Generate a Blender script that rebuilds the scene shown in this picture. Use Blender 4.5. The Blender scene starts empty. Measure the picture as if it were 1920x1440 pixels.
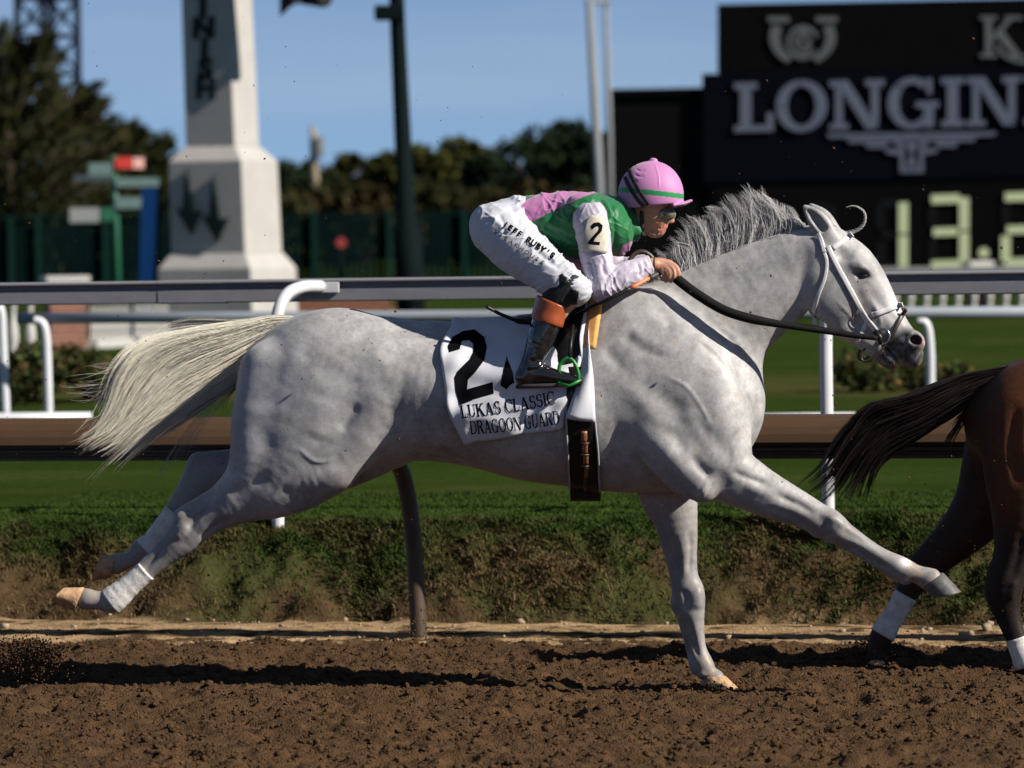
import bpy, bmesh, math, random
import numpy as np
from mathutils import Vector, Matrix
from mathutils.bvhtree import BVHTree

random.seed(7)
RNG = np.random.default_rng(7)
sc = bpy.context.scene
COL = sc.collection

# ------------------------------------------------------------------ camera
CAM_Y, CAM_Z = -16.0, 1.64
FOC = 8000.0                      # focal length in photo pixels (1920 wide)
ROLL = math.radians(0.75)
cam = bpy.data.cameras.new('camera')
cam.sensor_width = 36.0
cam.lens = 36.0 * FOC / 1920.0
cam.shift_y = -240.0 / 1920.0
cam.clip_start = 0.5
cam.clip_end = 6000.0
cam.dof.use_dof = True
cam.dof.focus_distance = 15.85
cam.dof.aperture_fstop = 3.7
camo = bpy.data.objects.new('camera', cam)
camo.location = (0, CAM_Y, CAM_Z)
camo.rotation_euler = (math.pi / 2, ROLL, 0)
COL.objects.link(camo)
sc.camera = camo

# ------------------------------------------------------------------ sun, sky, exposure
SUN_EL, SUN_AZ = math.radians(34), math.radians(28)      # azimuth: from +X towards the camera
sdir = Vector((math.cos(SUN_AZ) * math.cos(SUN_EL), -math.sin(SUN_AZ) * math.cos(SUN_EL), math.sin(SUN_EL)))
sl = bpy.data.lights.new('sun', 'SUN')
sl.energy = 5.0
sl.angle = math.radians(0.53)
sl.color = (1.0, 0.93, 0.82)
so = bpy.data.objects.new('sun', sl)
so.rotation_euler = sdir.to_track_quat('Z', 'Y').to_euler()
COL.objects.link(so)

world = bpy.data.worlds.new('World')
sc.world = world
world.use_nodes = True
wn, wl = world.node_tree.nodes, world.node_tree.links
wn.clear()
wout = wn.new('ShaderNodeOutputWorld')
wbg = wn.new('ShaderNodeBackground')
wbg.inputs['Strength'].default_value = 0.05
sky = wn.new('ShaderNodeTexSky')
sky.sky_type = 'NISHITA'
sky.sun_disc = False
sky.sun_elevation = SUN_EL
sky.sun_rotation = math.pi / 2 + SUN_AZ
sky.altitude = 2000
sky.air_density = 0.6
sky.dust_density = 0.0
sky.ozone_density = 3.2
# thin streaks of high cloud over the whole dome
wtc = wn.new('ShaderNodeTexCoord')
wmap = wn.new('ShaderNodeMapping')
wmap.inputs['Scale'].default_value = (2.0, 2.0, 22.0)
wmap.inputs['Rotation'].default_value = (0.0, 0.03, 0.0)
wno = wn.new('ShaderNodeTexNoise')
wno.inputs['Scale'].default_value = 1.6
wno.inputs['Detail'].default_value = 5
wrp = wn.new('ShaderNodeValToRGB')
wrp.color_ramp.elements[0].position = 0.42
wrp.color_ramp.elements[0].color = (0, 0, 0, 1)
wrp.color_ramp.elements[1].position = 0.75
wrp.color_ramp.elements[1].color = (0.36, 0.36, 0.36, 1)
wmx = wn.new('ShaderNodeMix')
wmx.data_type = 'RGBA'
wmx.inputs[7].default_value = (5.2, 6.4, 7.8, 1)
# the whole dome is read 3 degrees higher: clear autumn air, no yellow rim at the horizon
wvm = wn.new('ShaderNodeVectorMath'); wvm.operation = 'MULTIPLY_ADD'
wvm.inputs[1].default_value = (1, 1, 0.9); wvm.inputs[2].default_value = (0, 0, 0.035)
wnm = wn.new('ShaderNodeVectorMath'); wnm.operation = 'NORMALIZE'
wl.new(wtc.outputs['Generated'], wvm.inputs[0]); wl.new(wvm.outputs[0], wnm.inputs[0]); wl.new(wnm.outputs[0], sky.inputs[0])
wl.new(wtc.outputs['Generated'], wmap.inputs['Vector'])
wl.new(wmap.outputs['Vector'], wno.inputs['Vector'])
wl.new(wno.outputs['Fac'], wrp.inputs['Fac'])
wl.new(wrp.outputs['Color'], wmx.inputs[0])
wl.new(sky.outputs['Color'], wmx.inputs[6])
wl.new(wmx.outputs[2], wbg.inputs['Color'])
wl.new(wbg.outputs['Background'], wout.inputs['Surface'])

sc.view_settings.view_transform = 'Standard'
sc.view_settings.look = 'None'
sc.view_settings.exposure = 0.8
sc.view_settings.gamma = 1.0
sc.cycles.max_bounces = 6
sc.cycles.transparent_max_bounces = 8

# ------------------------------------------------------------------ helpers
CR, SR = math.cos(ROLL), math.sin(ROLL)

def unroll(px, py):
    """photo pixel -> pixel offset from the principal point with the camera level"""
    dx, dy = px - 960.0, py - 480.0
    return dx * CR - dy * SR, dx * SR + dy * CR

def W(px, py, Y):
    """world point seen at photo pixel (px, py) at depth plane Y"""
    u, v = unroll(px, py)
    s = (Y - CAM_Y) / FOC
    return Vector((u * s, Y, CAM_Z - v * s))

YAW = math.radians(12)                 # the horses and the track run towards the camera on the right
TY = math.tan(YAW)

def roll_np(P):
    """local coords (x=(px-960)/500, y lateral m, z=(1300-py)/500) -> world, on the yawed running plane"""
    P = np.asarray(P, dtype=np.float64)
    dx, dy = P[:, 0] * 500.0, 820.0 - P[:, 2] * 500.0
    u, v = dx * CR - dy * SR, dx * SR + dy * CR
    d = -CAM_Y / (1 + TY * u / FOC)
    return np.column_stack([u * d / FOC, CAM_Y + d + P[:, 1], CAM_Z - v * d / FOC])

def H(px, py, y=0.0):
    return Vector(roll_np(np.array([[(px - 960) / 500.0, y, (1300 - py) / 500.0]]))[0])

def tag(o, label=None, cat=None, group=None, kind=None):
    if label: o['label'] = label
    if cat: o['category'] = cat
    if group: o['group'] = group
    if kind: o['kind'] = kind
    return o

def empty(name, loc=(0, 0, 0), rz=0.0):
    o = bpy.data.objects.new(name, None)
    o.location = loc
    o.rotation_euler = (0, 0, rz)
    o.empty_display_size = 0.2
    COL.objects.link(o)
    return o

def adopt(child, parent):
    child.parent = parent
    child.matrix_parent_inverse = parent.matrix_basis.inverted()
    return child

def mesh_np(name, V, F, mat, parent=None, smooth=True, col=None, quads=None):
    """V (n,3); F (m,3) tris or (m,4) quads as arrays, or list of polygons"""
    me = bpy.data.meshes.new(name)
    V = np.asarray(V, dtype=np.float32)
    if isinstance(F, np.ndarray):
        m, k = F.shape
        me.vertices.add(len(V))
        me.vertices.foreach_set('co', V.ravel())
        me.loops.add(m * k)
        me.loops.foreach_set('vertex_index', F.astype(np.int32).ravel())
        me.polygons.add(m)
        me.polygons.foreach_set('loop_start', np.arange(0, m * k, k, dtype=np.int32))
        me.polygons.foreach_set('loop_total', np.full(m, k, dtype=np.int32))
        me.update(calc_edges=True)
    else:
        me.from_pydata([tuple(v) for v in V.tolist()], [], F)
    if smooth:
        me.polygons.foreach_set('use_smooth', np.ones(len(me.polygons), dtype=bool))
    if col is not None:
        a = me.color_attributes.new('col', 'FLOAT_COLOR', 'POINT')
        c = np.ones((len(V), 4), dtype=np.float32)
        c[:, :3] = col
        a.data.foreach_set('color', c.ravel())
    me.validate()
    if mat is not None: me.materials.append(mat)
    o = bpy.data.objects.new(name, me)
    COL.objects.link(o)
    if parent is not None: adopt(o, parent)
    return o

class MB:
    """collects simple shapes, builds one mesh"""
    def __init__(s): s.v, s.f = [], []
    def add(s, vs, fs):
        n = len(s.v)
        s.v += [tuple(v) for v in vs]
        s.f += [tuple(i + n for i in f) for f in fs]
        return s
    def box(s, c, d, rz=0.0, taper=1.0):
        cx, cy, cz = c; a, b, h = d[0] / 2, d[1] / 2, d[2] / 2
        vs = []
        for z, t in ((-h, 1.0), (h, taper)):
            for x, y in ((-a, -b), (a, -b), (a, b), (-a, b)):
                x, y = x * t, y * t
                vs.append((cx + x * math.cos(rz) - y * math.sin(rz), cy + x * math.sin(rz) + y * math.cos(rz), cz + z))
        return s.add(vs, [(3, 2, 1, 0), (4, 5, 6, 7), (0, 1, 5, 4), (1, 2, 6, 5), (2, 3, 7, 6), (3, 0, 4, 7)])
    def prism(s, poly, y0, y1):
        """polygon in (x, z) extruded in y"""
        n = len(poly)
        vs = [(x, y0, z) for x, z in poly] + [(x, y1, z) for x, z in poly]
        fs = [tuple(range(n)), tuple(range(2 * n - 1, n - 1, -1))]
        fs += [(i, i + n, (i + 1) % n + n, (i + 1) % n) for i in range(n)]
        return s.add(vs, fs)
    def tube(s, pts, rad, n=10, caps=True):
        pts = [Vector(p) for p in pts]
        if not isinstance(rad, (list, tuple)): rad = [rad] * len(pts)
        up = Vector((0, 1, 0))
        base = len(s.v)
        for i, p in enumerate(pts):
            t = (pts[min(i + 1, len(pts) - 1)] - pts[max(i - 1, 0)]).normalized()
            a = up - t * up.dot(t)
            if a.length < 1e-3: a = Vector((1, 0, 0)) - t * t.x
            a.normalize(); b = t.cross(a); up = a
            for k in range(n):
                w = 2 * math.pi * k / n
                s.v.append(tuple(p + (a * math.cos(w) + b * math.sin(w)) * rad[i]))
        for i in range(len(pts) - 1):
            for k in range(n):
                k2 = (k + 1) % n
                s.f.append((base + i * n + k, base + i * n + k2, base + (i + 1) * n + k2, base + (i + 1) * n + k))
        if caps:
            s.f.append(tuple(base + k for k in range(n))[::-1])
            e = base + (len(pts) - 1) * n
            s.f.append(tuple(e + k for k in range(n)))
        return s
    def ribbon(s, A, B):
        n = len(A)
        return s.add(list(A) + list(B), [(i, i + 1, n + i + 1, n + i) for i in range(n - 1)])
    def build(s, name, mat, parent=None, smooth=False, bevel=0.0):
        me = bpy.data.meshes.new(name)
        me.from_pydata(s.v, [], s.f)
        me.validate()
        bm = bmesh.new(); bm.from_mesh(me)
        bmesh.ops.recalc_face_normals(bm, faces=bm.faces[:])
        bm.to_mesh(me); bm.free()
        if smooth:
            me.polygons.foreach_set('use_smooth', np.ones(len(me.polygons), dtype=bool))
        if mat is not None: me.materials.append(mat)
        o = bpy.data.objects.new(name, me)
        COL.objects.link(o)
        if bevel > 0:
            md = o.modifiers.new('bevel', 'BEVEL'); md.width = bevel; md.segments = 2; md.limit_method = 'ANGLE'
        if parent is not None: adopt(o, parent)
        return o

def catmull(pts, n=6):
    """resample rows of numbers through a Catmull-Rom spline"""
    P = np.asarray(pts, dtype=np.float64)
    if len(P) < 3:
        t = np.linspace(0, 1, n + 1)[:, None]
        return P[0] * (1 - t) + P[-1] * t
    E = np.vstack([2 * P[0] - P[1], P, 2 * P[-1] - P[-2]])
    out = []
    for i in range(len(P) - 1):
        p0, p1, p2, p3 = E[i:i + 4]
        for k in range(n):
            t = k / n
            out.append(0.5 * (2 * p1 + (p2 - p0) * t + (2 * p0 - 5 * p1 + 4 * p2 - p3) * t * t + (3 * p1 - p0 - 3 * p2 + p3) * t ** 3))
    out.append(P[-1])
    return np.array(out)

def hash2(i, j, seed=0):
    n = (i.astype(np.int64) * 374761393 + j.astype(np.int64) * 668265263 + seed * 1442695041) & 0x7fffffff
    n = ((n ^ (n >> 13)) * 1274126177) & 0x7fffffff
    return ((n ^ (n >> 16)) & 0xffff) / 65535.0

def vnoise(x, y, seed=0):
    i, j = np.floor(x), np.floor(y)
    fx, fy = x - i, y - j
    fx, fy = fx * fx * (3 - 2 * fx), fy * fy * (3 - 2 * fy)
    a, b = hash2(i, j, seed), hash2(i + 1, j, seed)
    c, d = hash2(i, j + 1, seed), hash2(i + 1, j + 1, seed)
    return (a * (1 - fx) + b * fx) * (1 - fy) + (c * (1 - fx) + d * fx) * fy - 0.5

def fbm(x, y, oct=4, seed=0, gain=0.5):
    t, a = 0.0, 1.0
    for o in range(oct):
        t = t + a * vnoise(x, y, seed + o * 17)
        x, y, a = x * 2.03 + 11.7, y * 2.03 + 5.3, a * gain
    return t

# ------------------------------------------------------------------ materials
def mat(name, col=(0.5, 0.5, 0.5), rough=0.6, metal=0.0, spec=0.5, attr=None, noise=0.0, nscale=8.0,
        bump=0.0, bscale=40.0, bdist=0.01, coat=0.0, sheen=0.0, emis=None, stretch=None, sss=0.0, trans=0.0, col2=None):
    m = bpy.data.materials.new(name)
    m.use_nodes = True
    nt = m.node_tree; N, L = nt.nodes, nt.links
    p = N['Principled BSDF']
    p.inputs['Roughness'].default_value = rough
    p.inputs['Metallic'].default_value = metal
    p.inputs['Specular IOR Level'].default_value = spec
    p.inputs['Base Color'].default_value = (*col, 1)
    if coat: p.inputs['Coat Weight'].default_value = coat; p.inputs['Coat Roughness'].default_value = 0.08
    if sheen: p.inputs['Sheen Weight'].default_value = sheen
    if trans: p.inputs['Transmission Weight'].default_value = trans
    if sss:
        p.inputs['Subsurface Weight'].default_value = sss
        p.inputs['Subsurface Radius'].default_value = (0.012, 0.005, 0.003)
    src = None
    tc = N.new('ShaderNodeTexCoord')
    vec = tc.outputs['Object']
    if stretch:
        mp = N.new('ShaderNodeMapping'); mp.inputs['Scale'].default_value = stretch
        L.new(vec, mp.inputs['Vector']); vec = mp.outputs['Vector']
    if attr:
        a = N.new('ShaderNodeVertexColor'); a.layer_name = attr
        src = a.outputs['Color']
    if noise or col2:
        n = N.new('ShaderNodeTexNoise'); n.inputs['Scale'].default_value = nscale; n.inputs['Detail'].default_value = 6
        n.inputs['Roughness'].default_value = 0.62
        L.new(vec, n.inputs['Vector'])
        if col2:
            mx = N.new('ShaderNodeMix'); mx.data_type = 'RGBA'
            r = N.new('ShaderNodeValToRGB'); r.color_ramp.elements[0].position = 0.36; r.color_ramp.elements[1].position = 0.64
            L.new(n.outputs['Fac'], r.inputs['Fac']); L.new(r.outputs['Color'], mx.inputs[0])
            mx.inputs[6].default_value = (*col, 1); mx.inputs[7].default_value = (*col2, 1)
            src = mx.outputs[2]
        if noise:
            mr = N.new('ShaderNodeMapRange')
            mr.inputs[1].default_value = 0.3; mr.inputs[2].default_value = 0.7
            mr.inputs[3].default_value = 1 - noise; mr.inputs[4].default_value = 1 + noise
            L.new(n.outputs['Fac'], mr.inputs[0])
            mu = N.new('ShaderNodeMix'); mu.data_type = 'RGBA'; mu.blend_type = 'MULTIPLY'; mu.inputs[0].default_value = 1
            if src is not None: L.new(src, mu.inputs[6])
            else: mu.inputs[6].default_value = (*col, 1)
            L.new(mr.outputs[0], mu.inputs[7])
            src = mu.outputs[2]
    if src is not None: L.new(src, p.inputs['Base Color'])
    if bump:
        n2 = N.new('ShaderNodeTexNoise'); n2.inputs['Scale'].default_value = bscale; n2.inputs['Detail'].default_value = 5
        L.new(vec, n2.inputs['Vector'])
        b = N.new('ShaderNodeBump'); b.inputs['Strength'].default_value = bump; b.inputs['Distance'].default_value = bdist
        L.new(n2.outputs['Fac'], b.inputs['Height']); L.new(b.outputs['Normal'], p.inputs['Normal'])
    if emis:
        p.inputs['Emission Color'].default_value = (*emis[0], 1); p.inputs['Emission Strength'].default_value = emis[1]
    return m

# ------------------------------------------------------------------ implicit-surface sculpting
class SDF:
    """voxel field in local photo metres; tubes and blobs blended with a smooth minimum"""
    def __init__(s, lo, hi, h):
        s.lo = np.array(lo, float); s.h = h
        s.n = np.ceil((np.array(hi) - s.lo) / h).astype(int) + 1
        s.f = np.full(s.n, 0.3, dtype=np.float32)
        s.ax = [(s.lo[i] + h * np.arange(s.n[i])).astype(np.float32) for i in range(3)]
    def rng(s, lo, hi):
        a = np.maximum(np.floor((np.array(lo) - s.lo) / s.h).astype(int), 0)
        b = np.minimum(np.ceil((np.array(hi) - s.lo) / s.h).astype(int) + 1, s.n)
        return a, b
    def merge(s, a, b, d, k, sub=False):
        sl_ = tuple(slice(a[i], b[i]) for i in range(3))
        o = s.f[sl_]
        if sub:
            d = -d
            hh = np.maximum(k - np.abs(o - d), 0) / k
            s.f[sl_] = np.maximum(o, d) + hh * hh * k * 0.25
        else:
            hh = np.maximum(k - np.abs(o - d), 0) / k
            s.f[sl_] = np.minimum(o, d) - hh * hh * k * 0.25
    def tube(s, pts, k=0.02, n=4, sub=False, grow=0.0, raw=False):
        """rows (px, py, y metres, in-plane radius px, lateral radius px)"""
        P = np.asarray(pts, float)
        Q = np.column_stack([(P[:, 0] - 960) / 500, P[:, 2], (1300 - P[:, 1]) / 500, P[:, 3] / 500 + grow, P[:, 4] / 500 + grow])
        if len(Q) > 2: Q = catmull(Q, n)
        Q[:, 3:] = np.maximum(Q[:, 3:], 0.0015)
        m = k + 3 * s.h
        R = np.maximum(Q[:, 3], Q[:, 4])[:, None] + m
        a, b = s.rng((Q[:, :3] - R).min(0), (Q[:, :3] + R).max(0))
        if np.any(b <= a): return
        D = np.full(b - a, 0.3, dtype=np.float32)
        for i in range(len(Q) - 1):
            A, B = Q[i], Q[i + 1]
            r = max(A[3], A[4], B[3], B[4]) + m
            c, e = s.rng(np.minimum(A[:3], B[:3]) - r, np.maximum(A[:3], B[:3]) + r)
            c, e = np.maximum(c, a), np.minimum(e, b)
            if np.any(e <= c): continue
            X = s.ax[0][c[0]:e[0]][:, None, None]; Y = s.ax[1][c[1]:e[1]][None, :, None]; Z = s.ax[2][c[2]:e[2]][None, None, :]
            dx, dz, dy = B[0] - A[0], B[2] - A[2], B[1] - A[1]
            L2 = dx * dx + dz * dz + dy * dy + 1e-12
            t = np.clip(((X - A[0]) * dx + (Z - A[2]) * dz + (Y - A[1]) * dy) / L2, 0, 1).astype(np.float32)
            ra = A[3] + t * (B[3] - A[3]); rb = A[4] + t * (B[4] - A[4])
            u2 = (X - A[0] - t * dx) ** 2 + (Z - A[2] - t * dz) ** 2
            v2 = (Y - A[1] - t * dy) ** 2
            k0 = np.sqrt(u2 / ra ** 2 + v2 / rb ** 2)
            k1 = np.sqrt(u2 / ra ** 4 + v2 / rb ** 4) + 1e-9
            d = k0 * (k0 - 1) / k1
            d = np.where(k0 < 0.05, -np.minimum(ra, rb), d)
            sl_ = tuple(slice(c[j] - a[j], e[j] - a[j]) for j in range(3))
            np.minimum(D[sl_], d, out=D[sl_])
        s.merge(a, b, D, k, sub)
    def blob(s, px, py, y, rx, rz, ry, ang=0.0, k=0.02, sub=False, grow=0.0):
        """ellipsoid: centre px, radii rx/rz px in plane rotated by ang degrees (screen, clockwise down), ry px lateral"""
        c = np.array([(px - 960) / 500, y, (1300 - py) / 500])
        rx, rz, ry = rx / 500 + grow, rz / 500 + grow, ry / 500 + grow
        r = max(rx, rz, ry) + k + 3 * s.h
        a, b = s.rng(c - r, c + r)
        if np.any(b <= a): return
        X = s.ax[0][a[0]:b[0]][:, None, None] - c[0]; Y = s.ax[1][a[1]:b[1]][None, :, None] - c[1]; Z = s.ax[2][a[2]:b[2]][None, None, :] - c[2]
        w = -math.radians(ang); ca, sa = math.cos(w), math.sin(w)
        u = X * ca + Z * sa; v = -X * sa + Z * ca
        k0 = np.sqrt((u / rx) ** 2 + (v / rz) ** 2 + (Y / ry) ** 2)
        k1 = np.sqrt((u / rx ** 2) ** 2 + (v / rz ** 2) ** 2 + (Y / ry ** 2) ** 2) + 1e-9
        d = np.where(k0 < 0.05, -min(rx, ry, rz), k0 * (k0 - 1) / k1).astype(np.float32)
        s.merge(a, b, d, k, sub)
    def halfspace(s, p, nrm, k=0.004):
        """cut away everything on the +normal side; p in local metres"""
        X = s.ax[0][:, None, None]; Y = s.ax[1][None, :, None]; Z = s.ax[2][None, None, :]
        d = ((X - p[0]) * nrm[0] + (Y - p[1]) * nrm[1] + (Z - p[2]) * nrm[2]).astype(np.float32)
        hh = np.maximum(k - np.abs(s.f - d), 0) / k
        s.f = np.maximum(s.f, d) + hh * hh * k * 0.25
    def surface(s, smooth=1):
        f = s.f
        f[0, :, :] = f[-1, :, :] = 0.3; f[:, 0, :] = f[:, -1, :] = 0.3; f[:, :, 0] = f[:, :, -1] = 0.3
        ins = f < 0
        cnt = np.zeros(np.array(f.shape) - 1, dtype=np.uint8)
        for dx in (0, 1):
            for dy in (0, 1):
                for dz in (0, 1):
                    cnt += ins[dx:f.shape[0] - 1 + dx, dy:f.shape[1] - 1 + dy, dz:f.shape[2] - 1 + dz]
        act = np.argwhere((cnt > 0) & (cnt < 8))
        vid = np.full(cnt.shape, -1, dtype=np.int32)
        vid[act[:, 0], act[:, 1], act[:, 2]] = np.arange(len(act))
        acc = np.zeros((len(act), 3)); num = np.zeros(len(act))
        cs = [(0, 0, 0), (1, 0, 0), (0, 1, 0), (1, 1, 0), (0, 0, 1), (1, 0, 1), (0, 1, 1), (1, 1, 1)]
        val = [f[act[:, 0] + c[0], act[:, 1] + c[1], act[:, 2] + c[2]] for c in cs]
        for i in range(8):
            for j in range(i + 1, 8):
                if sum(abs(cs[i][q] - cs[j][q]) for q in range(3)) != 1: continue
                va, vb = val[i], val[j]
                m = (va < 0) != (vb < 0)
                t = np.where(m, va / np.where(m, va - vb, 1), 0)
                pa, pb = np.array(cs[i], float), np.array(cs[j], float)
                acc += np.where(m[:, None], pa + t[:, None] * (pb - pa), 0); num += m
        V = s.lo + s.h * (act + acc / num[:, None])
        quads = []
        for axis in range(3):
            o = [0, 1, 2]; o.remove(axis); u, v = o
            shp = list(f.shape)
            A = ins.take(range(0, shp[axis] - 1), axis); B = ins.take(range(1, shp[axis]), axis)
            e = np.argwhere(A != B)
            e = e[(e[:, u] > 0) & (e[:, v] > 0) & (e[:, u] < shp[u] - 1) & (e[:, v] < shp[v] - 1)]
            ia = A[e[:, 0], e[:, 1], e[:, 2]]
            def cell(du, dv):
                c = e.copy(); c[:, u] += du; c[:, v] += dv
                return vid[c[:, 0], c[:, 1], c[:, 2]]
            q = np.column_stack([cell(-1, -1), cell(0, -1), cell(0, 0), cell(-1, 0)])
            flip = ia if axis != 1 else ~ia
            q[~flip] = q[~flip][:, ::-1]
            quads.append(q)
        F = np.vstack(quads)
        F = F[(F >= 0).all(1)]
        if smooth: V = lap_smooth(V, F, smooth)
        return V, F

def lap_smooth(V, F, it, lam=0.5):
    E = np.vstack([F[:, [0, 1]], F[:, [1, 2]], F[:, [2, 3]], F[:, [3, 0]]])
    n = len(V)
    deg = np.bincount(E.ravel(), minlength=n).astype(float)
    for q in range(it):
        for l in (lam, -lam * 1.03) if it > 1 else (lam,):
            S = np.zeros_like(V)
            for c in range(3):
                S[:, c] = np.bincount(E[:, 0], V[E[:, 1], c], n) + np.bincount(E[:, 1], V[E[:, 0], c], n)
            V = V + l * (S / np.maximum(deg, 1)[:, None] - V)
    return V

def vnormals(V, F):
    a = V[F[:, 2]] - V[F[:, 0]]; b = V[F[:, 3]] - V[F[:, 1]]
    fn = np.cross(a, b)
    N = np.zeros_like(V)
    for c in range(3):
        for q in range(4): N[:, c] += np.bincount(F[:, q], fn[:, c], len(V))
    return N / (np.linalg.norm(N, axis=1)[:, None] + 1e-12)

def to_px(V): return 960 + 500 * V[:, 0], 1300 - 500 * V[:, 2]

def seg_dist(x, y, pts):
    """distance in px from points to a polyline, with the parameter 0..1 along it"""
    P = catmull(pts, 5) if len(pts) > 2 else np.asarray(pts, float)
    best = np.full(x.shape, 1e9); par = np.zeros(x.shape)
    n = len(P) - 1
    for i in range(n):
        a, b = P[i], P[i + 1]
        d = b - a; L2 = (d * d).sum() + 1e-9
        t = np.clip(((x - a[0]) * d[0] + (y - a[1]) * d[1]) / L2, 0, 1)
        q = np.hypot(x - a[0] - t * d[0], y - a[1] - t * d[1])
        m = q < best
        best[m] = q[m]; par[m] = ((i + t) / n)[m]
    return best, par

def sculpt(V, N, strokes, mask=None):
    """strokes: (points px, width px, height m, side) pushes the surface along its normal"""
    px, py = to_px(V)
    D = np.zeros(len(V))
    for pts, w, amp, side in strokes:
        P = np.asarray(pts, float)
        m = (px > P[:, 0].min() - 3 * w) & (px < P[:, 0].max() + 3 * w) & (py > P[:, 1].min() - 3 * w) & (py < P[:, 1].max() + 3 * w)
        if side: m &= (V[:, 1] * side > 0.004)
        if mask is not None: m &= mask
        if not m.any(): continue
        d, t = seg_dist(px[m], py[m], P)
        fade = np.clip(np.minimum(t, 1 - t) / .28, 0, 1); fade = fade * fade * (3 - 2 * fade) if len(pts) > 2 else np.clip(np.minimum(t, 1 - t) * 4 + .3, 0, 1)
        D[m] += amp * np.exp(-(d / w) ** 2) * fade * np.clip(np.abs(N[m, 1]) * 2.2, 0, 1)
    return V + N * D[:, None]

def in_poly(x, y, poly):
    c = np.zeros(x.shape, bool)
    n = len(poly)
    for i in range(n):
        x0, y0 = poly[i]; x1, y1 = poly[(i + 1) % n]
        c ^= ((y0 > y) != (y1 > y)) & (x < (x1 - x0) * (y - y0) / (y1 - y0 + 1e-12) + x0)
    return c

def mixc(C, m, col):
    m = np.clip(m, 0, 1)[:, None]
    return C * (1 - m) + np.array(col) * m
# ================================================================== ground: dirt track, sand verge, bank, turf
def grid_axis(lo, hi, step, far_lo, far_hi, g=1.35):
    a = list(np.arange(lo, hi + step * 0.5, step))
    s_ = step
    x = a[-1]
    while x < far_hi:
        s_ *= g; x += s_; a.append(min(x, far_hi))
    s_ = step; x = a[0]; pre = []
    while x > far_lo:
        s_ *= g; x -= s_; pre.append(max(x, far_lo))
    return np.array(pre[::-1] + a)

def sheet(name, xs, ys, zf, m, col=None, rz=0.0, smooth=True):
    X, Y = np.meshgrid(xs, ys, indexing='ij')
    Z = zf(X, Y)
    nx, ny = X.shape
    V = np.column_stack([X.ravel(), Y.ravel(), Z.ravel()])
    idx = np.arange(nx * ny).reshape(nx, ny)
    F = np.stack([idx[:-1, :-1], idx[1:, :-1], idx[1:, 1:], idx[:-1, 1:]], -1).reshape(-1, 4)
    C = None if col is None else col(X.ravel(), Y.ravel(), Z.ravel())
    o = mesh_np(name, V, F, m, None, smooth, C)
    o.rotation_euler = (0, 0, rz)
    return tag(o, kind='structure')

TRK = -YAW                                  # track frame: s along, t across (away from the camera)
def TW(s_, t, z):                            # track frame -> world
    return Vector((s_ * math.cos(TRK) - t * math.sin(TRK), s_ * math.sin(TRK) + t * math.cos(TRK), z))
def wobble(s_): return 0.05 * np.sin(s_ * 1.3 + 0.6) + 0.03 * np.sin(s_ * 3.7) + 0.08 * vnoise(s_ * 1.1, s_ * 0 + 3.3, 4)

def dirt_z(s_, t):
    near = np.clip(1 - np.abs(s_) / 9, 0, 1)
    z = 0.016 * fbm(s_ * 4.5, t * 6, 3, 2) + 0.024 * np.maximum(fbm(s_ * 17, t * 21, 3, 8), -0.16) + 0.024 * fbm(s_ * 34, t * 38, 2, 15)
    rows = np.sin(t * 24 + 1.2 * fbm(s_ * 1.2, t * 0.6, 2, 31))                  # harrow lines along the track
    z = z + 0.014 * rows * (0.5 + fbm(s_ * 2.5, t * 2, 2, 44))
    pits = np.clip(fbm(s_ * 5.5, t * 7.5, 2, 61) - 0.30, 0, 1) * np.clip(vnoise(s_ * 0.9, t * 2.4, 71) + 0.45, 0, 1)
    z = z - 0.16 * pits
    q = t / 0.47 + 0.10 * fbm(s_ * 0.8, s_ * 0, 2, 53)
    line = np.exp(-((q - np.floor(q) - 0.5) / 0.16) ** 2)                         # rows of old hoof holes left by the harrow
    holes = np.clip(fbm(s_ * 7.5, np.floor(q) * 3.1 + t * 2.0, 2, 83) - 0.02, 0, 1)
    z = z - 0.22 * holes * line + 0.018 * line
    return z * near + 0.004

M_dirt = mat('track_dirt', (0.066, 0.036, 0.0165), rough=0.95, spec=0.15, noise=0.4, nscale=9, bump=1.0, bscale=130, bdist=0.016)
xs = grid_axis(-2.9, 2.9, 0.0125, -260, 260, 1.5)
ys = grid_axis(-3.1, 2.0, 0.0115, -60, 2.0, 1.5)
track = sheet('dirt_track', xs, ys, dirt_z, M_dirt, rz=TRK)

TURF_Z = 0.44
def land_z(s_, t):
    t2 = t - wobble(s_)
    u = np.clip((t2 - 2.86) / 0.85, 0, 1)
    rise = 1 - (1 - u) ** 2.2
    z = 0.012 + 0.02 * np.clip((t2 - 2.0) / 0.6, 0, 1) + (TURF_Z - 0.03) * rise
    lump = np.clip((t2 - 2.65) / 0.25, 0, 1) * np.clip((3.7 - t2) / 0.45, 0, 1)
    z = z + lump * (0.13 * fbm(s_ * 2.2, t * 3, 3, 91) + 0.085 * fbm(s_ * 8, t * 8, 3, 95))
    scoop = np.exp(-((s_ - 0.25) / 0.34) ** 2 - ((t2 - 3.02) / 0.24) ** 2) + 0.7 * np.exp(-((s_ - 1.05) / 0.4) ** 2 - ((t2 - 2.98) / 0.2) ** 2)
    z = z - 0.13 * scoop
    z = z + np.clip(1 - (t2 - 2.0) / 0.9, 0, 1) * (0.018 * fbm(s_ * 6, t * 8, 3, 97) + 0.008 * fbm(s_ * 30, t * 30, 2, 98))
    z = z - 0.10 * np.clip((1.90 - t + 0.5 * wobble(s_)) / 0.08, 0, 1)
    far = np.clip((t - 6) / 6, 0, 1)
    z = z + far * 0.04 * fbm(s_ * 0.12, t * 0.2, 2, 99)
    z = z + 0.85 * np.clip((t - 66) / 30, 0, 1) ** 1.5               # lawn rises to the far fence
    return z

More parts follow.
